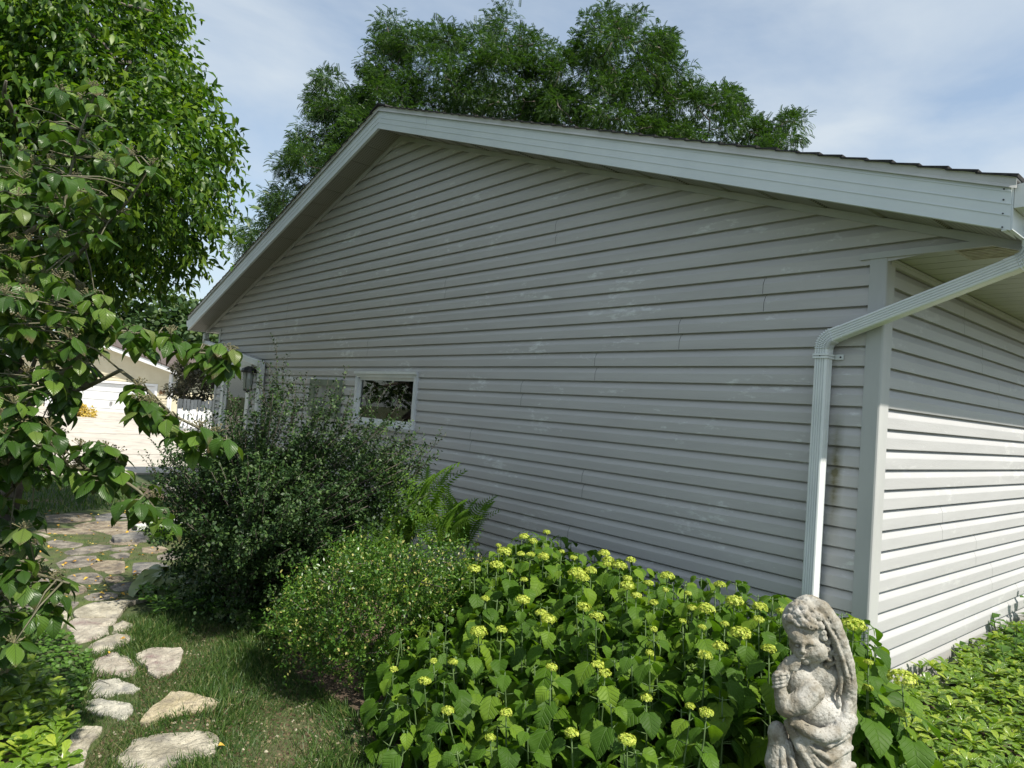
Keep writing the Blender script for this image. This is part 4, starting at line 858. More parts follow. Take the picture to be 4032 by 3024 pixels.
shoots(F, LC, np.array(TP), np.array(TD), np.array(TL), 24, .027, droop=.03, ang=58, updown=0, wood=Wd, wr=.003, grow=.35, width=1.1)
for q in range(3):                                            # side sprigs on the long shoots
    ii = np.arange(len(TP)); s = .15+.25*q; shoots(F, LC, np.array(TP)+np.array(TD)/np.linalg.norm(np.array(TD), axis=1)[:, None]*(np.array(TL)*s)[:, None], np.array(TD)+RNG.normal(0, .45, (len(TP), 3)), .16, 10, .024, droop=.03, ang=58, updown=0, wood=Wd, wr=.0016)
F.build('foliage', M['l_cot'], CO); b0_ = len(wb.v); wb.v += Wd.v; wb.f += [tuple(i+b0_ for i in f_) for f_ in Wd.f]; wb.m += Wd.m; wb.build('stem', M['bark'], CO, smooth=True)
# ---- boxwood
BB = atp(770, 1440, 2, 0); BX = empty('boxwood', (BB[0], BB[1], 0), 'yellow-green speckled boxwood between the tall shrub and the hydrangeas', 'shrub')
bp_ = [(645,1310),(670,1255),(700,1225),(745,1225),(800,1195),(860,1200),(920,1190),(970,1210),(1000,1235),(980,1270),(920,1320),(890,1400),(860,1460),(780,1475),(690,1455),(625,1400),(610,1340)]
F = Fol(); Wd = MB(); P, O = clump(bp_, 240, 11, 4.15, 1.0, 120, .6, .06)
shoots(F, leaf_small(.27, .05, .08), P, O*.6+np.array([0, 0, .9])+RNG.normal(0, .35, P.shape), RNG.uniform(.08, .16, len(P)), 6, .021, droop=.0, ang=50, phyl=90, opp=True, updown=-.1, wood=None)
F.build('foliage', M['l_box'], BX); limbs(Wd, (BB[0], BB[1], 0), [P[i] for i in RNG.choice(len(P), 50, False)], .02, 5, 4, .1, .003); Wd.build('stem', M['bark'], BX)
# ---- ferns
def fern_frond():
    V = []; Fq = []; n = 24
    for i in range(n):
        t = .08+.92*i/n; l = .27*math.sin(math.pi*min(1, (t*.92+.06)))**.7*(1.15-t*.6); y = t; z = .10*math.sin(t*2.2)-.28*t**3
        for s in (-1, 1):
            b = len(V); V += [(0, y, z), (s*l*.5, y+.030, z+.01), (s*l, y+.045, z-.015), (s*l*.5, y+.002, z)]; Fq.append((b, b+1, b+2, b+3))
    b = len(V)
    for i in range(12):
        t = i/11; z = .10*math.sin(t*2.2)-.28*t**3; V += [(-.004, t, z-.002), (.004, t, z-.002)]
        if i < 11: Fq.append((b+2*i, b+2*i+1, b+2*i+3, b+2*i+2))
    V = np.array(V); return V, [np.array(Fq)], np.zeros((len(V), 2))
FF = fern_frond()
def fern(x, y, z, n, size, label, lean=.9, seed=0):
    rg = np.random.default_rng(seed); T = empty('fern', (x, y, z), label, 'fern', 'ferns along the gable wall'); F = Fol(); a = np.arange(n)*2.4+rg.uniform(0, 6)
    d = np.stack([np.cos(a)*.55, np.sin(a)*.45, np.full(n, lean)+rg.normal(0, .12, n)], 1); nr = np.stack([-np.cos(a)*.6+.35, -np.sin(a)*.6-.6, np.full(n, .6)], 1)
    F.add(FF, np.tile([x, y, z], (n, 1))+rg.normal(0, .02, (n, 3)), d, nr, size*rg.uniform(.8, 1.1, n)); F.build('frond', M['l_fern'], T)
for i, (px, py, yy, sz, lb) in enumerate([(900,1120,-.75,.72,'tallest pale green fern just right of the tall shrub, under the window'), (1000,1150,-.5,.5,'dark-tipped fern nearest the bare siding, right of the pale ones'), (955,1160,-.7,.55,'fern leaning between the pale tall one and the dark-tipped one'), (862,1165,-.9,.5,'fern tucked against the right side of the tall shrub'), (800,1215,-1.5,.42,'small bright fern poking through the top of the boxwood')]):
    p = atp(px, py, 1, yy); fern(p[0], yy, max(0, p[2]-.12), 9, sz, lb, seed=i)
p = atp(*z3(1040,215), 2, 0); fern(p[0], p[1], 0, 14, .34, 'low feathery fern on the patio in front of the white pipe', .45, 9)
# ---- hydrangea
HY = empty('hydrangea', (-.6, -1.3, 0), 'broad hydrangea bush with round lime-green flower heads along the wall', 'shrub')
def hsurf(x, y):
    z = float(np.interp(y, [-2.75, -2.5, -2.1, -1.6, -1.0, -.6, -.2], [.0, .22, .52, .78, .90, .86, .74])); 
    e = float(np.interp(x-(-2.35-(y+1.0)*-.55 if False else -2.3+(-y-.8)*.35), [-.9, -.2, .5], [.25, .62, 1])); return z*e
def hmarch(x, y):
    r = ray(x, y); 
    for d in np.arange(1.9, 7, .03):
        p = CAM+r*d
        if p[1] > -.16: break
        if p[2] < hsurf(p[0], p[1]): return p
    q = atp(x, y, 1, -.45); return q
h5 = [(1190,310,75),(1190,375,115),(1105,520,85),(1245,480,105),(1420,360,50),(1508,333,35),(1580,237,45),(1565,393,90),(1635,580,55),(1307,977,35),(1430,985,60),(1052,1030,50),(1250,1108,80),(1400,1295,80),(1595,795,115)]
h6 = [(265,187,70),(322,213,60),(408,157,50),(137,283,100),(243,297,55),(308,300,55),(387,312,75),(90,370,90),(103,240,25),(20,580,45),(265,460,50),(175,405,25),(255,590,90),(505,280,30),(580,320,50),(600,420,110),(640,450,90),(690,403,80),(775,293,75),(800,335,75),(795,362,55),(875,372,95),(945,335,65),(925,452,60),(925,500,95),(980,562,70),(1062,482,60),(1175,437,90),(1092,605,55),(645,635,90),(725,698,90),(375,675,80),(420,715,100),(120,778,75),(1277,725,45),(1400,762,35),(1335,640,60),(1428,648,105),(1515,492,75),(1605,600,115),(1645,805,140),(1512,888,95),(1418,943,90),(1090,775,35),(1545,740,35),(1065,925,50),(440,1020,75),(735,1005,85),(780,1055,80),(1045,1215,75),(150,1310,85),(50,1468,65),(568,1438,90),(922,1482,110),(1325,1265,35),(1427,1310,95),(1310,547,35),(1168,525,40)]
h7 = [(97,637,95),(10,805,60),(232,660,60),(155,903,90),(88,715,70),(695,755,150),(1005,1095,180),(790,985,45),(780,1150,70),(800,1310,40),(985,1305,80),(930,1285,60),(875,1505,65),(690,1262,35)]
heads = [(493.7+a*.3387, 1097.2+b*.3387, w_*.3387) for a, b, w_ in h5]+[(1042.4+a*.3387, 1097.2+b*.3387, w_*.3387) for a, b, w_ in h6]+[(1608.5+a*.3387, 1097.2+b*.3387, w_*.3387) for a, b, w_ in h7]
def floret_tpl():
    V = []; Fq = []
    for k in range(4):
        a = k*math.pi/2; c, s = math.cos(a), math.sin(a); b = len(V)
        for u, v, z in ((0,0,0),(.45,.5,.16),(0,1,.05),(-.45,.5,.16)): V.append((u*c-v*s, z, u*s+v*c))
        Fq.append((b, b+1, b+2, b+3))
    V = np.array(V); return V, [np.array(Fq)], np.zeros((len(V), 2))
FT = floret_tpl(); ol = [(0, .03), (.03, .24), (.10, .36), (.18, .42), (.27, .44), (.36, .43), (.45, .40), (.54, .355), (.63, .30), (.72, .235), (.80, .175), (.87, .12), (.94, .055), (1.0, .004)]
LH = leaf_grid(ol, 8, .75, .10, .06, .05, .02, .012, 5); LH2 = leaf_grid(ol, 8, 1.2, .16, .02, .05, .035, .014, 5)
F = Fol(); Wd = MB(); heads3 = []
def plant_stem(top, flower, rg):
    H = top[2]; n = max(2, int(H/.08)); lean = rg.normal(0, .10, 2); base = np.array([top[0]+lean[0], min(-.12, top[1]+lean[1]+.05), 0.0])
    f = lambda t: base+(top-base)*t+np.array([lean[0], lean[1], 0])*(-.25*math.sin(math.pi*t))
    Wd.tube([f(t) for t in (0, .3, .6, .85, 1)], [.005, .0045, .004, .0033, .0026], 5)
    a0 = rg.uniform(0, math.pi); 
    for i in range(n):
        z = H-(.048 if flower else .012)-.082*i
        if z < .06: break
        t = z/H; p = f(t); a = a0+i*math.pi/2+rg.normal(0, .25); sz = (.072+.018*min(i, 3))*rg.uniform(.85, 1.2) if flower else (.055+.024*min(i, 3))*rg.uniform(.85, 1.2)
        for s in (0, math.pi):
            d = np.array([math.cos(a+s), math.sin(a+s), .25]); pt = p+d*(.03+.012*min(i, 2)); Wd.tube([p, pt], [.0022, .0017], 4)
            if pt[1] > -.05: continue
            dd = d*np.array([1, 1, .2])+np.array([0, 0, -.42-.25*rg.random()])+rg.normal(0, .14, 3); nr = np.array([d[0]*.35, d[1]*.35, 1.0])+rg.normal(0, .22, 3)
            F.add(LH if rg.random() < .6 else LH2, [pt], [dd], [nr], sz*1.12*rg.uniform(.72, 1.2))
rgh = np.random.default_rng(77)
for x, y, w_ in heads:
    p = hmarch(x, y) if x < 1810 else atp(x, y, 1, -1.2 if x < 1900 else -1.05); dep = (p-CAM)@CF; R_ = max(.016, w_*KD*dep/FPX/2); p = np.array(p); p[2] = max(p[2], .2); heads3.append((p, R_)); plant_stem(p-np.array([0, 0, R_*.3]), True, rgh)
cnt = 0
while cnt < 310:
    x, y = rgh.uniform(-3.1, .75), rgh.uniform(-2.6, -.2)
    if x > .15+(-y-1.6)*.0 and y > -.4: continue
    if x < -2.75+(-y-.3)*.62: continue
    u_ = (np.array([x, y, .3])-CAM); px_ = ((u_@CR)/(u_@CF)*FPX+2016)/KD
    if px_ < 850 or px_ > 1885: continue
    if x > .40+.15*(y+1.6): continue
    if math.hypot(x-.45, y+1.6) < .27: continue
    if abs((x-.45)*.905+(y+1.6)*.425) < .24 and (x-.45)*.425-(y+1.6)*.905 > 0: continue
    if x > .15 and y < -1.95: continue
    h = hsurf(x, y)*rgh.uniform(.72, .97)
    cnt += 1
    if h > .14: plant_stem(np.array([x, y, h]), False, rgh)
for x, y in ((1140,1135),(1155,1145),(1860,1425),(1870,1500),(1850,1560),(1480,1250),(1545,1265)): p = hmarch(x, y+12) if x < 1800 else atp(x, y, 1, -1.05); p[2] = max(p[2], .15); plant_stem(p, False, rgh)
Fl = F.build('foliage', M['l_hyd'], HY, smooth=True); Wd.build('stems', M['stem'], HY, smooth=True)
for p, R_ in heads3:
    f = Fol(); n = int(60+R_*3400); d = norm(rgh.normal(0, 1, (n, 3))); d[:, 2] = np.abs(d[:, 2])*1.0-.25*(rgh.random(n) < .35); d = norm(d); lump = 1+.10*np.sin(d[:, 0]*7+p[0]*50)*np.sin(d[:, 1]*7+p[1]*31)
    pos = p+d*np.array([1, 1, .68])*R_*(rgh.uniform(.78, 1.02, n)*lump)[:, None]; f.add(FT, pos, norm(d*[1, 1, 1.5])+rgh.normal(0, .3, (n, 3)), rgh.normal(0, 1, (n, 3)), rgh.uniform(.0055, .0085, n)*(1 if R_ > .03 else .8)); f.build('flower_head', M['flower'], HY)
# ---- dogwood in the foreground
DB = atp(-60, 1600, 2, 0); DG = empty('dogwood', (DB[0], DB[1], 0), 'foreground dogwood with large ribbed drooping leaves and berry clusters, far left', 'shrub')
dl = [(0, .02), (.05, .12), (.14, .23), (.25, .305), (.37, .335), (.5, .32), (.63, .27), (.75, .195), (.86, .11), (.94, .045), (1.0, .004)]
LD = leaf_grid(dl, 6, .75, .13, .03, 0, .02, .010, 6); LD2 = leaf_grid(dl, 6, 1.3, .20, .0, 0, .03, .012, 6); LD3 = leaf_grid(dl, 6, .35, .06, .12, 0, .0, .012, 6)
main = [[(-120,1500,3.2),(-60,1150,3.2),(10,930,3.15),(90,850,3.1),(170,770,3.0),(230,700,2.95),(300,735,2.9),(390,760,2.9),(490,765,2.85)], [(10,930,3.15),(60,820,3.25),(105,700,3.3),(118,600,3.3),(130,500,3.3),(150,380,3.3),(175,280,3.3),(205,205,3.3)], [(90,850,3.1),(180,840,2.9),(260,800,2.85),(320,845,2.8),(370,895,2.75),(440,930,2.75),(485,955,2.75)], [(-60,1150,3.2),(60,1020,2.9),(150,1010,2.8),(240,1020,2.75),(300,1060,2.7),(350,1115,2.7)], [(-100,1400,3.2),(0,1280,2.8),(80,1240,2.7),(150,1260,2.7)], [(118,600,3.3),(200,520,3.2),(280,430,3.15),(325,360,3.1)], [(60,820,3.25),(0,650,3.1),(-30,480,3.1),(0,330,3.1)]]
Wd = MB(); br = []
for m_ in main:
    pts = [atd(*q) for q in m_]; Wd.tube(pts, list(np.linspace(.016 if m_ is main[0] else .010, .004, len(pts))), 6)
    for a, b in zip(pts[:-1], pts[1:]): 
        for t in np.linspace(0, 1, 6): br.append(a*(1-t)+b*t)
Wd.tube([(DB[0], DB[1], 0), atd(-120, 1500, 3.2), atd(-60, 1150, 3.2)], [.035, .028, .02], 8)
br = np.array(br); wl = []
def whorls(poly, n, d0, th): 
    P, O = vol(poly, n, d0, th, 60, 0, RNG); wl.extend([(p, 1) for p in P])
whorls([(-80,230),(40,230),(180,300),(260,420),(200,560),(-80,600)], 70, 3.5, .8)
whorls([(-80,600),(200,620),(250,700),(200,790),(100,900),(-80,950)], 70, 3.3, .7)
whorls([(-100,1050),(50,1080),(110,1230),(100,1330),(0,1500),(-100,1550)], 40, 3.1, .6)
whorls([(-80,210),(30,225),(100,260),(150,200),(210,190),(245,235),(235,290),(325,335),(315,400),(280,460),(230,510),(150,550),(-80,580)], 56, 3.2, 1.0)
whorls([(-80,560),(100,590),(190,590),(245,640),(270,680),(380,705),(470,735),(500,760),(485,790),(400,770),(330,745),(270,735),(215,770),(150,850),(110,950),(40,1000),(-80,1000)], 100, 2.95, .9)
whorls([(270,830),(340,835),(400,895),(470,925),(485,955),(430,965),(340,915),(280,860)], 13, 2.75, .3)
whorls([(-80,900),(120,880),(230,960),(290,1020),(330,1060),(365,1105),(300,1095),(200,1050),(130,1010),(40,1010),(-80,1000)], 56, 2.75, .6)
whorls([(-100,980),(40,1030),(70,1100),(90,1200),(140,1240),(150,1290),(100,1350),(40,1400),(-100,1450)], 60, 2.9, .7)
for x, y, d in ((60,230,3.3),(130,195,3.3),(205,190,3.3),(240,270,3.2),(330,355,3.1),(498,758,2.85),(478,745,2.85),(445,745,2.9),(400,740,2.9),(468,935,2.75),(490,950,2.72),(360,1108,2.7),(330,1075,2.7),(120,1250,2.7),(70,1330,2.6),(30,1390,2.5),(440,765,2.9),(465,775,2.85),(20,700,2.6),(60,620,2.7),(150,730,2.7),(350,890,2.72)): wl.append((atd(x, y, d), 1))
F = Fol(); Fb = MB(); rg = np.random.default_rng(5)
for p, _ in wl:
    nd = br[np.argmin(np.linalg.norm(br-p, axis=1))]; mid = (nd+p)/2+np.array([0, 0, .02]); Wd.tube([nd, mid, p], [.004, .003, .0022], 5)
    n = rg.integers(5, 8); a0 = rg.uniform(0, 6)
    ax = norm(p-nd+np.array([0, 0, .15]))
    for k in range(n):
        a = a0+k*2*math.pi/n+rg.normal(0, .2); d = np.array([math.cos(a), math.sin(a), -.30-.75*rg.random()]); q = p-ax*.02*(k//2)+np.array([math.cos(a), math.sin(a), .1])*.02
        nr = np.array([math.cos(a)*.7, math.sin(a)*.7, .9])+rg.normal(0, .2, 3); T_ = (LD, LD2, LD3)[rg.choice(3, p=[.5, .2, .3])]
        Wd.tube([p-ax*.02*(k//2), q], [.0018, .0015], 4); F.add(T_, [q], [d], [nr], rg.uniform(.056, .094), rg.uniform(.95, 1.12))
    if rg.random() < .5:
        for b in range(rg.integers(12, 26)):
            o = norm(rg.normal(0, 1, 3)+np.array([0, 0, .8]))*rg.uniform(.015, .045); o[2] = abs(o[2])*.6+.012; c = p+o; Fb.tube([p, c], [.0009, .0009], 3)
            r = .0035; ico = [c+np.array(v)*r for v in ((0,0,-1),(1,0,0),(0,1,0),(-1,0,0),(0,-1,0),(0,0,1))]; b0 = len(Fb.v); Fb.v += [tuple(v) for v in ico]
            for f_ in ((0,2,1),(0,3,2),(0,4,3),(0,1,4),(5,1,2),(5,2,3),(5,3,4),(5,4,1)): Fb.f.append(tuple(b0+i for i in f_)); Fb.m.append(0)
F.build('foliage', M['l_dog'], DG, smooth=True); Wd.build('branches', noisy('dogwood_twig', (.09,.085,.05), (.15,.14,.09), 25, .7), DG, smooth=True); Fb.build('berry_clusters', M['berry'], DG)
# ---- ground covers
lp = [(0, .02), (.15, .05), (.35, .10), (.55, .17), (.70, .21), (.80, .22), (.87, .19), (.93, .14), (1.0, .02)]
LP = leaf_grid(lp, 4, .5, .10, 0, .12, 0, 0)
def rosettes(name, spots, size, n, mat_, label=None, h=(.14, .22), T=LP):
    F = Fol(); rg = np.random.default_rng(len(spots)); S_ = np.array(spots); k = len(S_); z = rg.uniform(h[0], h[1], k); c = np.column_stack([S_, z]); tilt = rg.normal(0, .22, (k, 3))
    for i in range(n):
        a = rg.uniform(0, 6.3, k)*0+i*2.4+S_[:, 0]*90; up_ = .3+.8*(i/n); d = np.stack([np.cos(a), np.sin(a), np.full(k, up_)], 1)+tilt+rg.normal(0, .1, (k, 3)); nr = np.stack([-np.cos(a)*.6, -np.sin(a)*.6, np.ones(k)], 1)+rg.normal(0, .15, (k, 3))
        F.add(T, c, d, nr, size*rg.uniform(.75, 1.15, k)*(1-.25*i/n))
    o = F.build(name, mat_, None, smooth=True); o['kind'] = 'stuff'
    if label: o['label'] = label
    return o
rg = np.random.default_rng(3)
def scatter(x0, x1, y0, y1, step, test):
    out = []
    for x in np.arange(x0, x1, step):
        for y in np.arange(y0, y1, step):
            p = (x+rg.uniform(-.45, .45)*step, y+rg.uniform(-.45, .45)*step)
            if test(*p): out.append(p)
    return out
right = scatter(.06, 1.9, -2.0, 4.0, .062, lambda x, y: x > max(.08, .52-.42*(y+1.1) if y < 0 else .08) and math.hypot(x-.45, y+1.6) > .3)
o = rosettes('ground_cover', right, .075, 9, M['l_pac'], 'glossy yellow-green whorled ground cover beside the sunlit side wall', (.2, .30)); o['category'] = 'ground cover'
lpoly = np.array([atp(*q, 2, .1)[:2] for q in ((-200,1420),(60,1440),(130,1500),(150,1600),(130,1700),(160,1900),(-300,2000))])
lsp = [p for p in scatter(-4.5, -.4, -4.4, -2.4, .07, lambda x, y: True)]; lsp = [p for p, k in zip(lsp, inpoly(np.array(lsp), lpoly)) if k]
o = rosettes('ground_cover', lsp, .085, 9, M['l_pac'], 'glossy yellow-green whorled ground cover in the lower left corner', (.10, .18)); o['category'] = 'ground cover'
# clover and low plants left of the stepping stones
lc = leaf_grid([(0, .03), (.2, .22), (.45, .38), (.7, .42), (.88, .32), (1, .05)], 2, .2, .06)
cpoly = np.array([atp(*q, 2, .05)[:2] for q in ((-300,1300),(90,1330),(150,1370),(190,1410),(195,1450),(180,1500),(165,1560),(150,1620),(100,1580),(0,1520),(-300,1550))])
csp = [p for p in scatter(-6, -1, -4.6, -2.2, .035, lambda x, y: True)]; csp = [p for p, k in zip(csp, inpoly(np.array(csp), cpoly)) if k]
o = rosettes('clover_patch', csp, .028, 4, M['l_weed'], 'low round-leaved clover spreading under the dogwood', (.03, .09), lc); o['category'] = 'ground cover'
# under-planting at the foot of the tall shrub
upoly = np.array([atp(*q, 2, .06)[:2] for q in ((290,1290),(340,1245),(420,1230),(620,1250),(720,1400),(640,1410),(590,1390),(540,1350),(450,1320),(330,1325))])
usp = [p for p in scatter(-7.5, -1.8, -3.2, -1.0, .06, lambda x, y: True)]; usp = [p for p, k in zip(usp, inpoly(np.array(usp), upoly)) if k]
o = rosettes('low_plants', usp, .06, 6, M['l_weed'], 'dark low plants carpeting the soil under the tall shrub', (.04, .12)); o['category'] = 'ground cover'
# hostas
lh = leaf_grid([(0, .02), (.08, .15), (.2, .26), (.35, .31), (.5, .30), (.65, .25), (.8, .16), (.92, .06), (1, .004)], 6, 1.2, .1, 0, 0, .02, .0)
def hosta(px, py, size, n, label, cat='hosta', mat_='l_host'):
    p = atp(px, py, 2, 0); T = empty('hosta', (p[0], p[1], 0), label, cat, 'hostas at the foot of the tall shrub'); F = Fol(); st = MB(); r_ = np.random.default_rng(int(px))
    for i in range(n):
        a = i*2.4; t = .5+.5*(i/n); e = p+np.array([math.cos(a)*size*t*.8, math.sin(a)*size*t*.8, size*(.85-.35*t)]); st.tube([p, (p+e)/2+np.array([0, 0, .03]), e], [.004, .003, .002], 4)
        F.add(lh, [e], [np.array([math.cos(a), math.sin(a), -.25])+r_.normal(0, .15, 3)], [np.array([math.cos(a)*.3, math.sin(a)*.3, 1])+r_.normal(0, .12, 3)], size*r_.uniform(.75, 1.1))
    F.build('leaf', M[mat_], T, smooth=True); st.build('stalk', M['stem'], T)
hosta(375, 1275, .26, 26, 'broad striped hosta spilling onto the patio edge'); hosta(430, 1290, .2, 18, 'smaller hosta right behind the striped one, in shade')
hosta(545, 1345, .13, 30, 'small pale variegated hosta at the lawn corner below the shrub'); hosta(600, 1365, .12, 24, 'small variegated hosta beside the boxwood foot'); hosta(515, 1335, .12, 18, 'dull green hosta nearest the shaded grass')
# weeds by the side wall
def weed(x, y, h, n, label, size=.12, seed=0):
    T = empty('leafy_weed', (x, y, 0), label, 'plant', 'leafy weeds by the side wall'); F = Fol(); st = MB(); r_ = np.random.default_rng(seed)
    for s in range(5):
        b = np.array([x+r_.normal(0, .06), y+r_.normal(0, .06), 0]); t = b+np.array([r_.normal(0, .08), r_.normal(0, .08), h*r_.uniform(.7, 1.1)]); st.tube([b, t], [.005, .003], 5)
        for i in range(n):
            q = b+(t-b)*(.25+.75*i/n); a = i*2.4+s; F.add(leaf_grid(dl, 4, .8, .1, 0, .15, .04), [q], [np.array([math.cos(a), math.sin(a), .35+.4*i/n])], [np.array([-math.cos(a)*.4, -math.sin(a)*.4, 1])+r_.normal(0, .2, 3)], size*r_.uniform(.7, 1.2)*(1-.4*i/n))
    F.build('leaf', M['l_weed'], T, smooth=True); st.build('stalk', M['stem'], T)
for i, (px, py, yy, h, lb) in enumerate([(2085,1440,1.6,.35,'leafy weed nearest the corner post along the side wall'), (2140,1420,2.2,.45,'leafy weed in the middle of the clump by the side wall'), (2190,1400,2.9,.6,'tallest weed at the right edge, casting shadow on the siding'), (2180,1470,1.4,.35,'weed in front of the clump, rising from the ground cover'), (2215,1440,1.9,.4,'weed cut off by the right edge of the photo')]):
    p = atp(px, py, 1, yy); weed(max(.15, p[0]), yy, h, 9, lb, .13, i)
# grass
lawn = np.array([atp(*q, 2, 0)[:2] for q in ((230,1345),(300,1330),(420,1325),(540,1350),(590,1400),(620,1450),(720,1510),(790,1570),(850,1659),(880,1900),(-100,2000),(100,1700),(150,1560),(170,1450),(190,1400))])
c = [p for p in scatter(-4.6, -.4, -4.0, -1.6, .0125, lambda x, y: True)]; c = np.array(c); k = inpoly(c, lawn)
for s_ in STONES:
    cc = s_.mean(0); k &= ~inpoly(c, cc+(s_-cc)*.90)
bare = np.sin(c[:, 0]*3.1+1.2)*np.cos(c[:, 1]*3.7+c[:, 0])+.5*np.sin(c[:, 0]*8+c[:, 1]*5)
bare2 = 0
for q in ((650,1570,.035),(520,1500,.012),(400,1575,.01),(600,1640,.015),(760,1600,.05)): sx, sy = atp(q[0], q[1], 2, 0)[:2]; bare2 = bare2+np.exp(-((c[:, 0]-sx)**2+(c[:, 1]-sy)**2)/q[2])
k &= rg.random(len(c)) > np.clip((bare-.85)*.7, 0, .45)+np.minimum(bare2*.7, .8)
c = c[k]; n = len(c)
bl = (np.array([(-.5,0,0),(.5,0,0),(.35,.55,.05),(-.35,.55,.05),(0,1,-.12)], float)*[.07,1,1], [np.array([(0,1,2,3)]), np.array([(3,2,4)])], np.array([(0,0),(1,0),(1,.5),(0,.5),(.5,1)], float))
F = Fol(); tuft = rg.normal(0, 1, (n, 3))
for _ in range(2):
    F.add(bl, np.column_stack([c+rg.normal(0, .008, c.shape), np.zeros(n)]), np.column_stack([rg.normal(0, .45, (n, 2))+.25*np.sin(c*9), np.ones(n)*.8]), rg.normal(0, 1, (n, 3))+np.array([0, 0, .2]), rg.uniform(.03, .065, n)*(1+.35*np.sin(c[:, 0]*5+c[:, 1]*7)))
cr_ = np.array([p for p in scatter(-4.6, -.4, -4.0, -1.6, .022, lambda x, y: True)]); cr_ = cr_[inpoly(cr_, lawn)]; m_ = len(cr_)
CB_ = Fol(); clod = (np.array([(1,0,0),(0,1,0),(-1,0,0),(0,-1,0),(0,0,.7)], float), [np.array([(0,1,4),(1,2,4),(2,3,4),(3,0,4)])], np.zeros((5, 2)))
CB_.add(clod, np.column_stack([cr_, np.full(m_, .001)]), rg.normal(0, 1, (m_, 3))*[1, 1, .1], np.array([0, 0, 1.0])+rg.normal(0, .2, (m_, 3)), rg.uniform(.003, .012, m_))
o = CB_.build('soil_crumbs', leafmat('soil_crumb', [(0, (.05,.035,.022)), (.6, (.11,.08,.05)), (.9, (.2,.17,.1)), (1, (.4,.36,.28))], .95, 0, spec=.1)); o['kind'] = 'stuff'; o['label'] = 'crumbs of soil and dry litter between the lawn grass'
far = np.array([atp(*q, 2, 0)[:2] for q in ((20,1030),(130,1034),(250,1050),(340,1085),(400,1100),(300,1105),(210,1102),(100,1115),(-60,1120),(-200,1050))])
c2 = np.array(scatter(-13, -7, -6, .2, .045, lambda x, y: True)); c2 = c2[inpoly(c2, far)]; n2 = len(c2)
F.add(bl, np.column_stack([c2, np.zeros(n2)]), np.column_stack([rg.normal(0, .4, (n2, 2)), np.ones(n2)]), rg.normal(0, 1, (n2, 3)), rg.uniform(.05, .09, n2), 2.2)
# tufts between the patio stones
jp = np.array([atp(*z3(*q), 2, 0)[:2] for q in ((180,120),(900,180),(1100,220),(1000,340),(1050,420),(860,560),(450,660),(350,560),(230,300))]); c3 = np.array(scatter(-9.5, -4.2, -3.4, -1.2, .032, lambda x, y: True)); k = inpoly(c3, jp)
for s_ in STONES: k &= ~inpoly(c3, s_)
k &= (np.sin(c3[:, 0]*2.3)*np.cos(c3[:, 1]*4.1)+rg.normal(0, .4, len(c3))) > -.2
c3 = c3[k]; n3 = len(c3); F.add(bl, np.column_stack([c3, np.zeros(n3)]), np.column_stack([rg.normal(0, .5, (n3, 2)), np.ones(n3)*.7]), rg.normal(0, 1, (n3, 3)), rg.uniform(.02, .045, n3), 1.6)
o = F.build('grass', M['l_grass']); o['kind'] = 'stuff'; o['label'] = 'short patchy lawn grass around the stepping stones'
# fallen leaves on the patio
F = Fol(); spots = []
while len(spots) < 150:
    a, b = z3(rg.uniform(220, 1050), rg.uniform(10, 600)); p = atp(a, b, 2, .032); spots.append(p)
for q in ((800,830),(690,915),(1390,1515),(510,60),(820,150),(600,520),(800,550),(910,430)): spots.append(atp(*z3(*q), 2, .045))
spots = np.array(spots); n = len(spots); F.add(leaf_small(.3, .2, .15), spots, np.column_stack([rg.normal(0, 1, (n, 2)), rg.normal(0, .1, n)]), np.array([0, 0, 1.0])+rg.normal(0, .25, (n, 3)), rg.uniform(.02, .05, n))
o = F.build('fallen_leaves', M['l_dead']); o['kind'] = 'stuff'; o['label'] = 'yellow and orange fallen leaves scattered over the patio'
# ---- just outside the frame, seen only in the window's reflection: a yard tree, a stepladder and a plywood sheet
def yardtree(x, y, r, zc, n, label):
    rg = np.random.default_rng(int(abs(x)*10)); T = empty('yard_tree', (x, y, 0), label, 'tree'); F = Fol(); C = np.array([x, y, zc])+norm(rg.normal(0, 1, (60, 3)))*r*rg.random((60, 1))**.4*np.array([1, 1, .8]); k = n//60
    for c in C: d = norm(rg.normal(0, 1, (k, 3))); F.add(leaf_small(.4), c+d*.75*rg.random((k, 1))**.4, d, np.array([0, 0, 1])+rg.normal(0, .5, (k, 3)), rg.uniform(.12, .24, k))
    F.build('crown', M['l_far'], T); wd = MB(); limbs(wd, (x, y, -.1), list(C[:20]), .2, 4, 6, .08, .02); wd.build('trunk', M['bark'], T, smooth=True)
yardtree(-17.5, -8.2, 3.2, 3.6, 7000, 'yard tree left of the view, mirrored in the gable window')
LX0, LY0 = -11.2, -4.35
LD_ = empty('stepladder', (LX0, LY0, 0), 'pale stepladder mirrored at the lower right of the gable window', 'ladder'); mb = MB()
for s in (-.22, .22): mb.tube([(LX0, LY0+s*1.1, 0), (LX0+.25, LY0+s*.7, 1.55)], .022, 4)
mb.build('front_frame', M['gwhite'], LD_); mb = MB()
for s in (-.22, .22): mb.tube([(LX0+.7, LY0+s*1.1, 0), (LX0+.32, LY0+s*.7, 1.5)], .016, 4)
mb.build('rear_frame', M['gwhite'], LD_)
for i in range(5): z = .28+i*.28; mb = MB(); mb.box(LX0+z*.16-.04, LX0+z*.16+.05, LY0-.22, LY0+.22, z-.012, z+.012); mb.build('step', M['gwhite'], LD_)
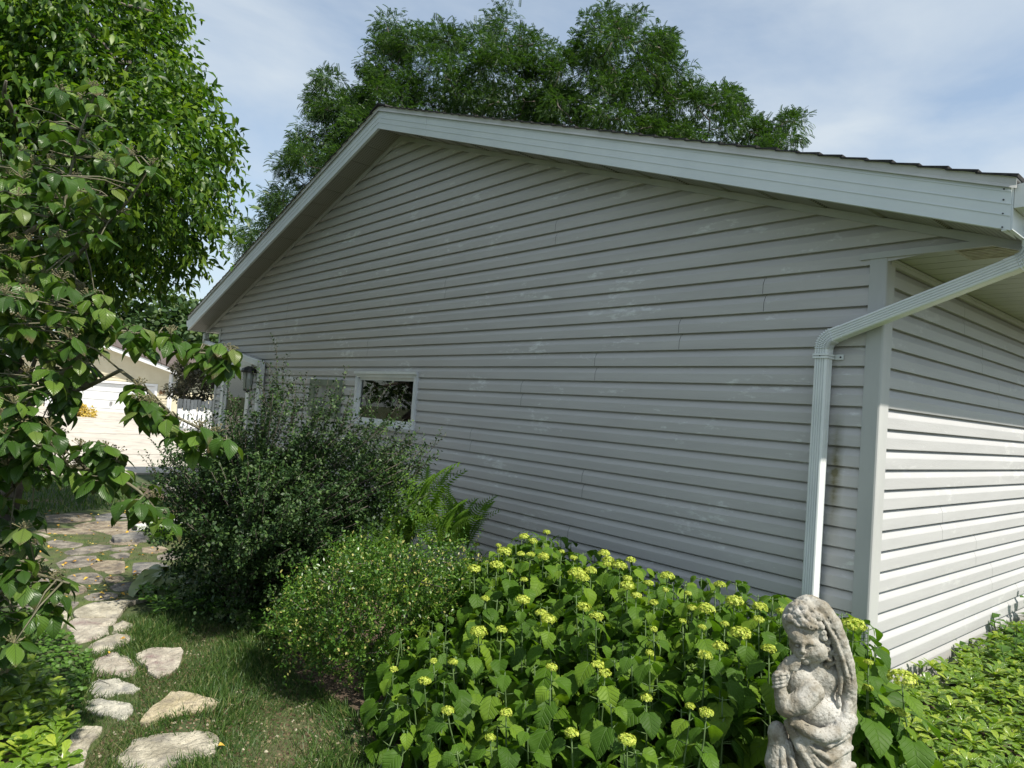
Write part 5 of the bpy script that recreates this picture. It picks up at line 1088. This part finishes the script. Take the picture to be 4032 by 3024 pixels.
mb = MB(); mb.prism([(LX0-.3, LY0+.35, 0), (LX0-.1, LY0+.62, 0), (LX0-.16, LY0+.62, 1.42), (LX0-.36, LY0+.35, 1.42)], (.012, 0, 0)); tag(mb.build('plywood_sheet', noisy('plywood', (.45,.28,.12), (.6,.40,.2), 3, .7, stretch=(1,1,.2)), None, recalc=True), 'orange plywood sheet leaning beside the stepladder, mirrored in the window', 'board')
# ================================================================ the stone child statue, sculpted as one distance field
def surface_net(d, org, h):
    s = d < 0; nx, ny, nz = d.shape; acc = np.zeros((nx-1, ny-1, nz-1, 3), np.float32); cnt = np.zeros((nx-1, ny-1, nz-1), np.float32)
    for ax in range(3):
        a = [slice(None)]*3; b = [slice(None)]*3; a[ax] = slice(0, -1); b[ax] = slice(1, None)
        da, db = d[tuple(a)], d[tuple(b)]; cr = (da < 0) != (db < 0); t = np.where(cr, da/(da-db+1e-12), 0)
        o = [k for k in range(3) if k != ax]
        for i in (0, 1):
            for j in (0, 1):
                sl = [slice(None)]*3; sl[o[0]] = slice(i, (nx, ny, nz)[o[0]]-1+i); sl[o[1]] = slice(j, (nx, ny, nz)[o[1]]-1+j)
                c = cr[tuple(sl)]; tt = t[tuple(sl)]; acc[..., ax] += tt*c; acc[..., o[0]] += i*c; acc[..., o[1]] += j*c; cnt += c
    m = cnt > 0; idx = np.full(cnt.shape, -1, np.int64); idx[m] = np.arange(m.sum()); ijk = np.argwhere(m)
    V = (ijk+acc[m]/cnt[m][:, None])*h+org; Q = []
    for ax in range(3):
        a = [slice(None)]*3; b = [slice(None)]*3; a[ax] = slice(0, -1); b[ax] = slice(1, None); cr = (s[tuple(a)] != s[tuple(b)]); o = [k for k in range(3) if k != ax]
        e = np.argwhere(cr); e = e[(e[:, o[0]] > 0) & (e[:, o[1]] > 0) & (e[:, o[0]] < d.shape[o[0]]-1) & (e[:, o[1]] < d.shape[o[1]]-1)]
        q = []
        for i, j in ((1, 1), (0, 1), (0, 0), (1, 0)): c = e.copy(); c[:, o[0]] -= i; c[:, o[1]] -= j; q.append(idx[c[:, 0], c[:, 1], c[:, 2]])
        q = np.stack(q, 1); inside = s[e[:, 0], e[:, 1], e[:, 2]]; fl = inside if ax != 1 else ~inside; q[~fl] = q[~fl][:, ::-1]; Q.append(q[(q >= 0).all(1)])
    return V, np.concatenate(Q)
def build_statue():
    st = .000392; h = 7.5; O = atd(1752.5, 1658.9, 2.5); base = -O[2]/st
    x0, x1, y0, y1, z0, z1 = 80, 980, base-20, 1580, -330, 330
    X = np.arange(x0, x1, h, dtype=np.float32); Y = np.arange(y0, y1, h, dtype=np.float32); Z = np.arange(z0, z1, h, dtype=np.float32)
    D = np.full((len(X), len(Y), len(Z)), 400.0, np.float32)
    def block(lo, hi, pad):
        a = [max(0, int((lo[k]-pad-o)/h)) for k, o in enumerate((x0, y0, z0))]; b = [max(0, int((hi[k]+pad-o)/h)+2) for k, o in enumerate((x0, y0, z0))]
        sl = tuple(slice(p, q) for p, q in zip(a, b)); return sl, X[sl[0]][:, None, None], Y[sl[1]][None, :, None], Z[sl[2]][None, None, :]
    def comb(sl, d, k, sub):
        A = D[sl]
        if A.size == 0: return
        if not sub: hh = np.clip(.5+.5*(A-d)/k, 0, 1); D[sl] = A*(1-hh)+d*hh-k*hh*(1-hh)
        else: hh = np.clip(.5-.5*(A+d)/k, 0, 1); D[sl] = A*(1-hh)+(-d)*hh+k*hh*(1-hh)
    def ell(c, r, k=18, sub=False):
        R_ = max(r); sl, x, y, z = block([c[i]-r[i] for i in range(3)], [c[i]+r[i] for i in range(3)], 90)
        q = np.sqrt(((x-c[0])/r[0])**2+((y-c[1])/r[1])**2+((z-c[2])/r[2])**2)+1e-6; g = np.sqrt(((x-c[0])/r[0]**2)**2+((y-c[1])/r[1]**2)**2+((z-c[2])/r[2]**2)**2)+1e-6
        comb(sl, (q*(q-1)/g).astype(np.float32), k, sub)
    def cap(pts, rs, k=14, sub=False):
        if not hasattr(rs, '__len__'): rs = [rs]*len(pts)
        for a, b, ra, rb in zip(pts[:-1], pts[1:], rs[:-1], rs[1:]):
            R_ = max(ra, rb); sl, x, y, z = block([min(a[i], b[i])-R_ for i in range(3)], [max(a[i], b[i])+R_ for i in range(3)], 70)
            ab = [b[i]-a[i] for i in range(3)]; L2 = sum(v*v for v in ab)+1e-6; t = np.clip(((x-a[0])*ab[0]+(y-a[1])*ab[1]+(z-a[2])*ab[2])/L2, 0, 1)
            d = np.sqrt((x-a[0]-ab[0]*t)**2+(y-a[1]-ab[1]*t)**2+(z-a[2]-ab[2]*t)**2)-(ra+(rb-ra)*t); comb(sl, d.astype(np.float32), k, sub)
    # body mass and drapery below
    ell((600, 720, -30), (235, 300, 170), 30); ell((600, 540, 20), (265, 170, 185), 30); ell((590, 150, 0), (300, 420, 210), 30); ell((570, -350, 0), (310, 560, 215), 30)
    cap([(560, -500, 0), (560, base+170, 0)], [290, 300], 30)
    ell((235, 300, 60), (85, 115, 90), 14); cap([(240, 250, 60), (225, 60, 80), (260, -200, 80)], [80, 105, 110], 20)
    cap([(150, 60, 90), (200, -60, 110)], [40, 40], 18)
    # back of the veil
    cap([(600, 1350, -90), (735, 1100, -95), (775, 750, -70), (745, 350, -30), (720, -100, -20)], [170, 165, 165, 175, 180], 30)
    # neck, chest
    cap([(575, 960, 20), (585, 860, 20)], [105, 130], 25); ell((420, 790, 80), (130, 150, 110), 30); ell((690, 840, 30), (130, 150, 130), 40)
    # head
    ell((485, 1300, 25), (182, 195, 180), 20); ell((490, 1105, 85), (150, 130, 140), 40); ell((560, 1085, 150), (88, 92, 75), 30); ell((400, 1075, 150), (58, 62, 62), 25); ell((445, 1005, 150), (50, 40, 42), 20)
    ell((410, 1210, 130), (105, 85, 85), 30); cap([(345, 1172, 175), (400, 1168, 212), (470, 1176, 218), (540, 1165, 190)], 17, 22)
    ell((363, 1135, 200), (26, 20, 24), 12, True); ell((462, 1138, 232), (34, 20, 24), 14, True); ell((366, 1133, 186), (20, 14, 17), 6); ell((462, 1134, 210), (26, 15, 18), 6)
    cap([(430, 1136, 228), (495, 1131, 222)], 3.5, 4, True)
    cap([(405, 1165, 212), (388, 1105, 236)], [14, 21], 14); ell((375, 1092, 224), (16, 12, 14), 8); ell((412, 1092, 228), (16, 12, 14), 8)
    ell((394, 1054, 204), (30, 10, 16), 9); ell((400, 1032, 197), (26, 11, 15), 9); cap([(366, 1043, 214), (395, 1041, 222), (424, 1044, 210)], 3.5, 4, True); ell((396, 1011, 214), (24, 8, 14), 8, True)
    r_ = np.random.default_rng(8)
    for i in range(52):                                        # curls over the forehead and round the ear
        a = r_.uniform(-1.35, .75); e = r_.uniform(.02, 1.25); n_ = np.array([math.sin(a)*math.cos(e), math.sin(e), math.cos(a)*math.cos(e)]); c = np.array([485, 1288, 25])+n_*np.array([184, 205, 188])
        if c[1] < 1235: continue
        R_ = r_.uniform(26, 42); ell(c, (R_, R_*.9, R_), 7)
        if r_.random() < .6: ell(c+n_*R_*.9+r_.normal(0, 8, 3), (9, 9, 13), 4, True)
    for c in ((605, 1215, 175), (650, 1180, 150), (640, 1120, 160), (680, 1080, 130), (660, 1030, 145), (690, 990, 120), (600, 1260, 170), (655, 960, 120)): ell(c, (34, 30, 32), 7); ell((c[0]-4, c[1]+3, c[2]+30), (8, 8, 10), 4, True)
    # veil edge from crown to waist and its folds
    cap([(520, 1462, 30), (620, 1440, 90), (700, 1330, 120), (760, 1180, 125), (815, 1000, 120), (850, 800, 100), (852, 600, 70), (835, 420, 60)], [72, 84, 84, 78, 76, 76, 80, 85], 12)
    cap([(560, 1525, 60), (690, 1440, 130), (770, 1260, 160), (830, 1080, 165), (880, 880, 140)], 20, 16)
    cap([(500, 1512, 92), (590, 1400, 178), (690, 1220, 205), (760, 1040, 205), (800, 900, 190)], 15, 10); cap([(640, 1400, 178), (740, 1190, 205), (800, 1010, 200)], 6, 6, True)
    cap([(770, 1090, 205), (840, 900, 180), (845, 780, 180)], 7, 6, True); cap([(900, 1100, 90), (925, 800, 80), (920, 520, 80)], 9, 9, True)
    cap([(730, 1060, 150), (760, 880, 165), (745, 740, 170)], [26, 22, 16], 8); cap([(795, 740, 175), (838, 810, 185)], [9, 5], 5, True)
    cap([(640, 960, 160), (700, 800, 170), (690, 640, 190)], 8, 8, True)
    cap([(830, 640, 140), (790, 560, 170), (720, 490, 190)], [40, 34, 28], 10); cap([(740, 640, 160), (735, 730, 150)], [24, 14], 8)
    # right arm folded up, hand at the cheek
    cap([(495, 745, 175), (390, 655, 205), (265, 590, 190)], [100, 98, 80], 8); ell((500, 745, 190), (98, 88, 82), 6)
    cap([(250, 590, 180), (225, 690, 175), (215, 760, 170)], [76, 60, 52], 12); ell((205, 820, 165), (60, 78, 46), 12)
    for i, yy in enumerate((884, 852, 820, 788)): cap([(262, yy+6, 190), (212, yy+4, 222), (166, yy-16, 208), (152, yy-30, 180)], [15, 16, 15, 13], 3)
    cap([(255, 800, 190), (275, 860, 200), (268, 900, 196)], [18, 16, 13], 5)
    cap([(270, 880, 120), (320, 960, 130), (350, 1000, 140)], [62, 52, 40], 12)
    for i in range(4): cap([(300+i*17, 930-i*6, 178), (335+i*17, 985-i*4, 184), (352+i*12, 1010, 176)], [13, 12, 10], 3)
    cap([(318, 830, 190), (345, 900, 190), (330, 700, 190)], [10, 8, 10], 8, True)
    # left arm across the waist
    cap([(318, 492, 190), (420, 425, 222), (560, 385, 232), (700, 420, 215), (840, 520, 150)], [46, 56, 62, 62, 66], 8)
    cap([(400, 470, 240), (560, 458, 262), (700, 500, 240)], 9, 10, True)
    for i in range(3): cap([(345-i*4, 520-i*22, 232), (300-i*6, 500-i*20, 225)], [12, 11], 4)
    # drapery folds
    for pts, r in (([(290, 440, 150), (370, 260, 200), (470, 110, 215), (600, -60, 215), (760, -200, 200)], 34), ([(330, 400, 190), (480, 270, 222), (640, 190, 225), (850, 270, 140)], 26), ([(380, 330, 200), (520, 150, 225), (680, 60, 222), (880, 110, 120)], 28),
                   ([(300, 260, 140), (330, 60, 190), (420, -120, 215), (520, -400, 215)], 30), ([(430, 340, 215), (620, 310, 232), (820, 380, 170)], 20), ([(250, 220, 140), (230, 60, 180), (260, -160, 190)], 26)): cap(pts, r, 16)
    for pts in ([(335, 430, 205), (430, 250, 245), (560, 110, 260), (720, 20, 240)], [(280, 400, 130), (320, 200, 170), (350, 0, 200)], [(500, 330, 245), (680, 245, 262), (860, 330, 170)], [(205, 250, 150), (200, 60, 190)], [(640, 100, 262), (860, 180, 150)]): cap(pts, 11, 10, True)
    # square plinth
    hb = 150; sl, x, y, z = block((280, base-10, -260), (860, base+hb, 260), 60); d = np.maximum(np.maximum(np.abs(x-560)-300, np.abs(z)-230), np.abs(y-base-hb/2+5)-hb/2-5).astype(np.float32); comb(sl, d-0*y, 10, False)
    gx, gy, gz_ = X[:, None, None], Y[None, :, None], Z[None, None, :]
    D[:] += (3.0*np.sin(gx*.071+np.sin(gy*.043)*2)*np.sin(gy*.063+gz_*.05)*np.sin(gz_*.077+gx*.031)+1.6*np.sin(gx*.19+gy*.11)*np.sin(gy*.17+gz_*.13)*np.sin(gz_*.21)).astype(np.float32)
    D[0] = D[-1] = 50; D[:, 0] = D[:, -1] = 50; D[:, :, 0] = D[:, :, -1] = 50
    V, Q = surface_net(D, np.array([x0, y0, z0]), h)
    rh = np.array([CR[0], CR[1], 0]); rh /= np.linalg.norm(rh); fw = np.array([rh[1], -rh[0], 0])
    W = O+rh*((V[:, :1]-560)*st-.062*V[:, 1:2]*st)+np.array([0, 0, 1])*(V[:, 1:2]*st)+fw*(V[:, 2:]*st)
    m = noisy('weathered_cast_stone', (.38,.37,.33), (.20,.175,.13), 14, .92, 1.0, 90, c3=(.50,.49,.46), s3=6, detail=8, lo=.40, hi=.62, dist=.006)
    t = m.node_tree; b = t.nodes['Principled BSDF']; L = t.links.new; src = b.inputs['Base Color'].links[0].from_socket; n4 = N(t, 'ShaderNodeTexNoise', Scale=110.0, Detail=3.0); r4 = N(t, 'ShaderNodeMapRange'); r4.inputs[1].default_value = .56; r4.inputs[2].default_value = .66; r4.inputs[4].default_value = .55
    tc = N(t, 'ShaderNodeTexCoord'); L(tc.outputs['Object'], n4.inputs['Vector']); L(n4.outputs[0], r4.inputs[0]); mx = N(t, 'ShaderNodeMixRGB'); mx.inputs[2].default_value = (.13,.11,.08,1); L(r4.outputs[0], mx.inputs[0]); L(src, mx.inputs[1]); L(mx.outputs[0], b.inputs['Base Color'])
    o = np_mesh('statue', W, [Q], m, None, True); tag(o, 'weathered stone statue of a veiled curly-haired child standing in front of the hydrangeas', 'statue'); return o
build_statue()
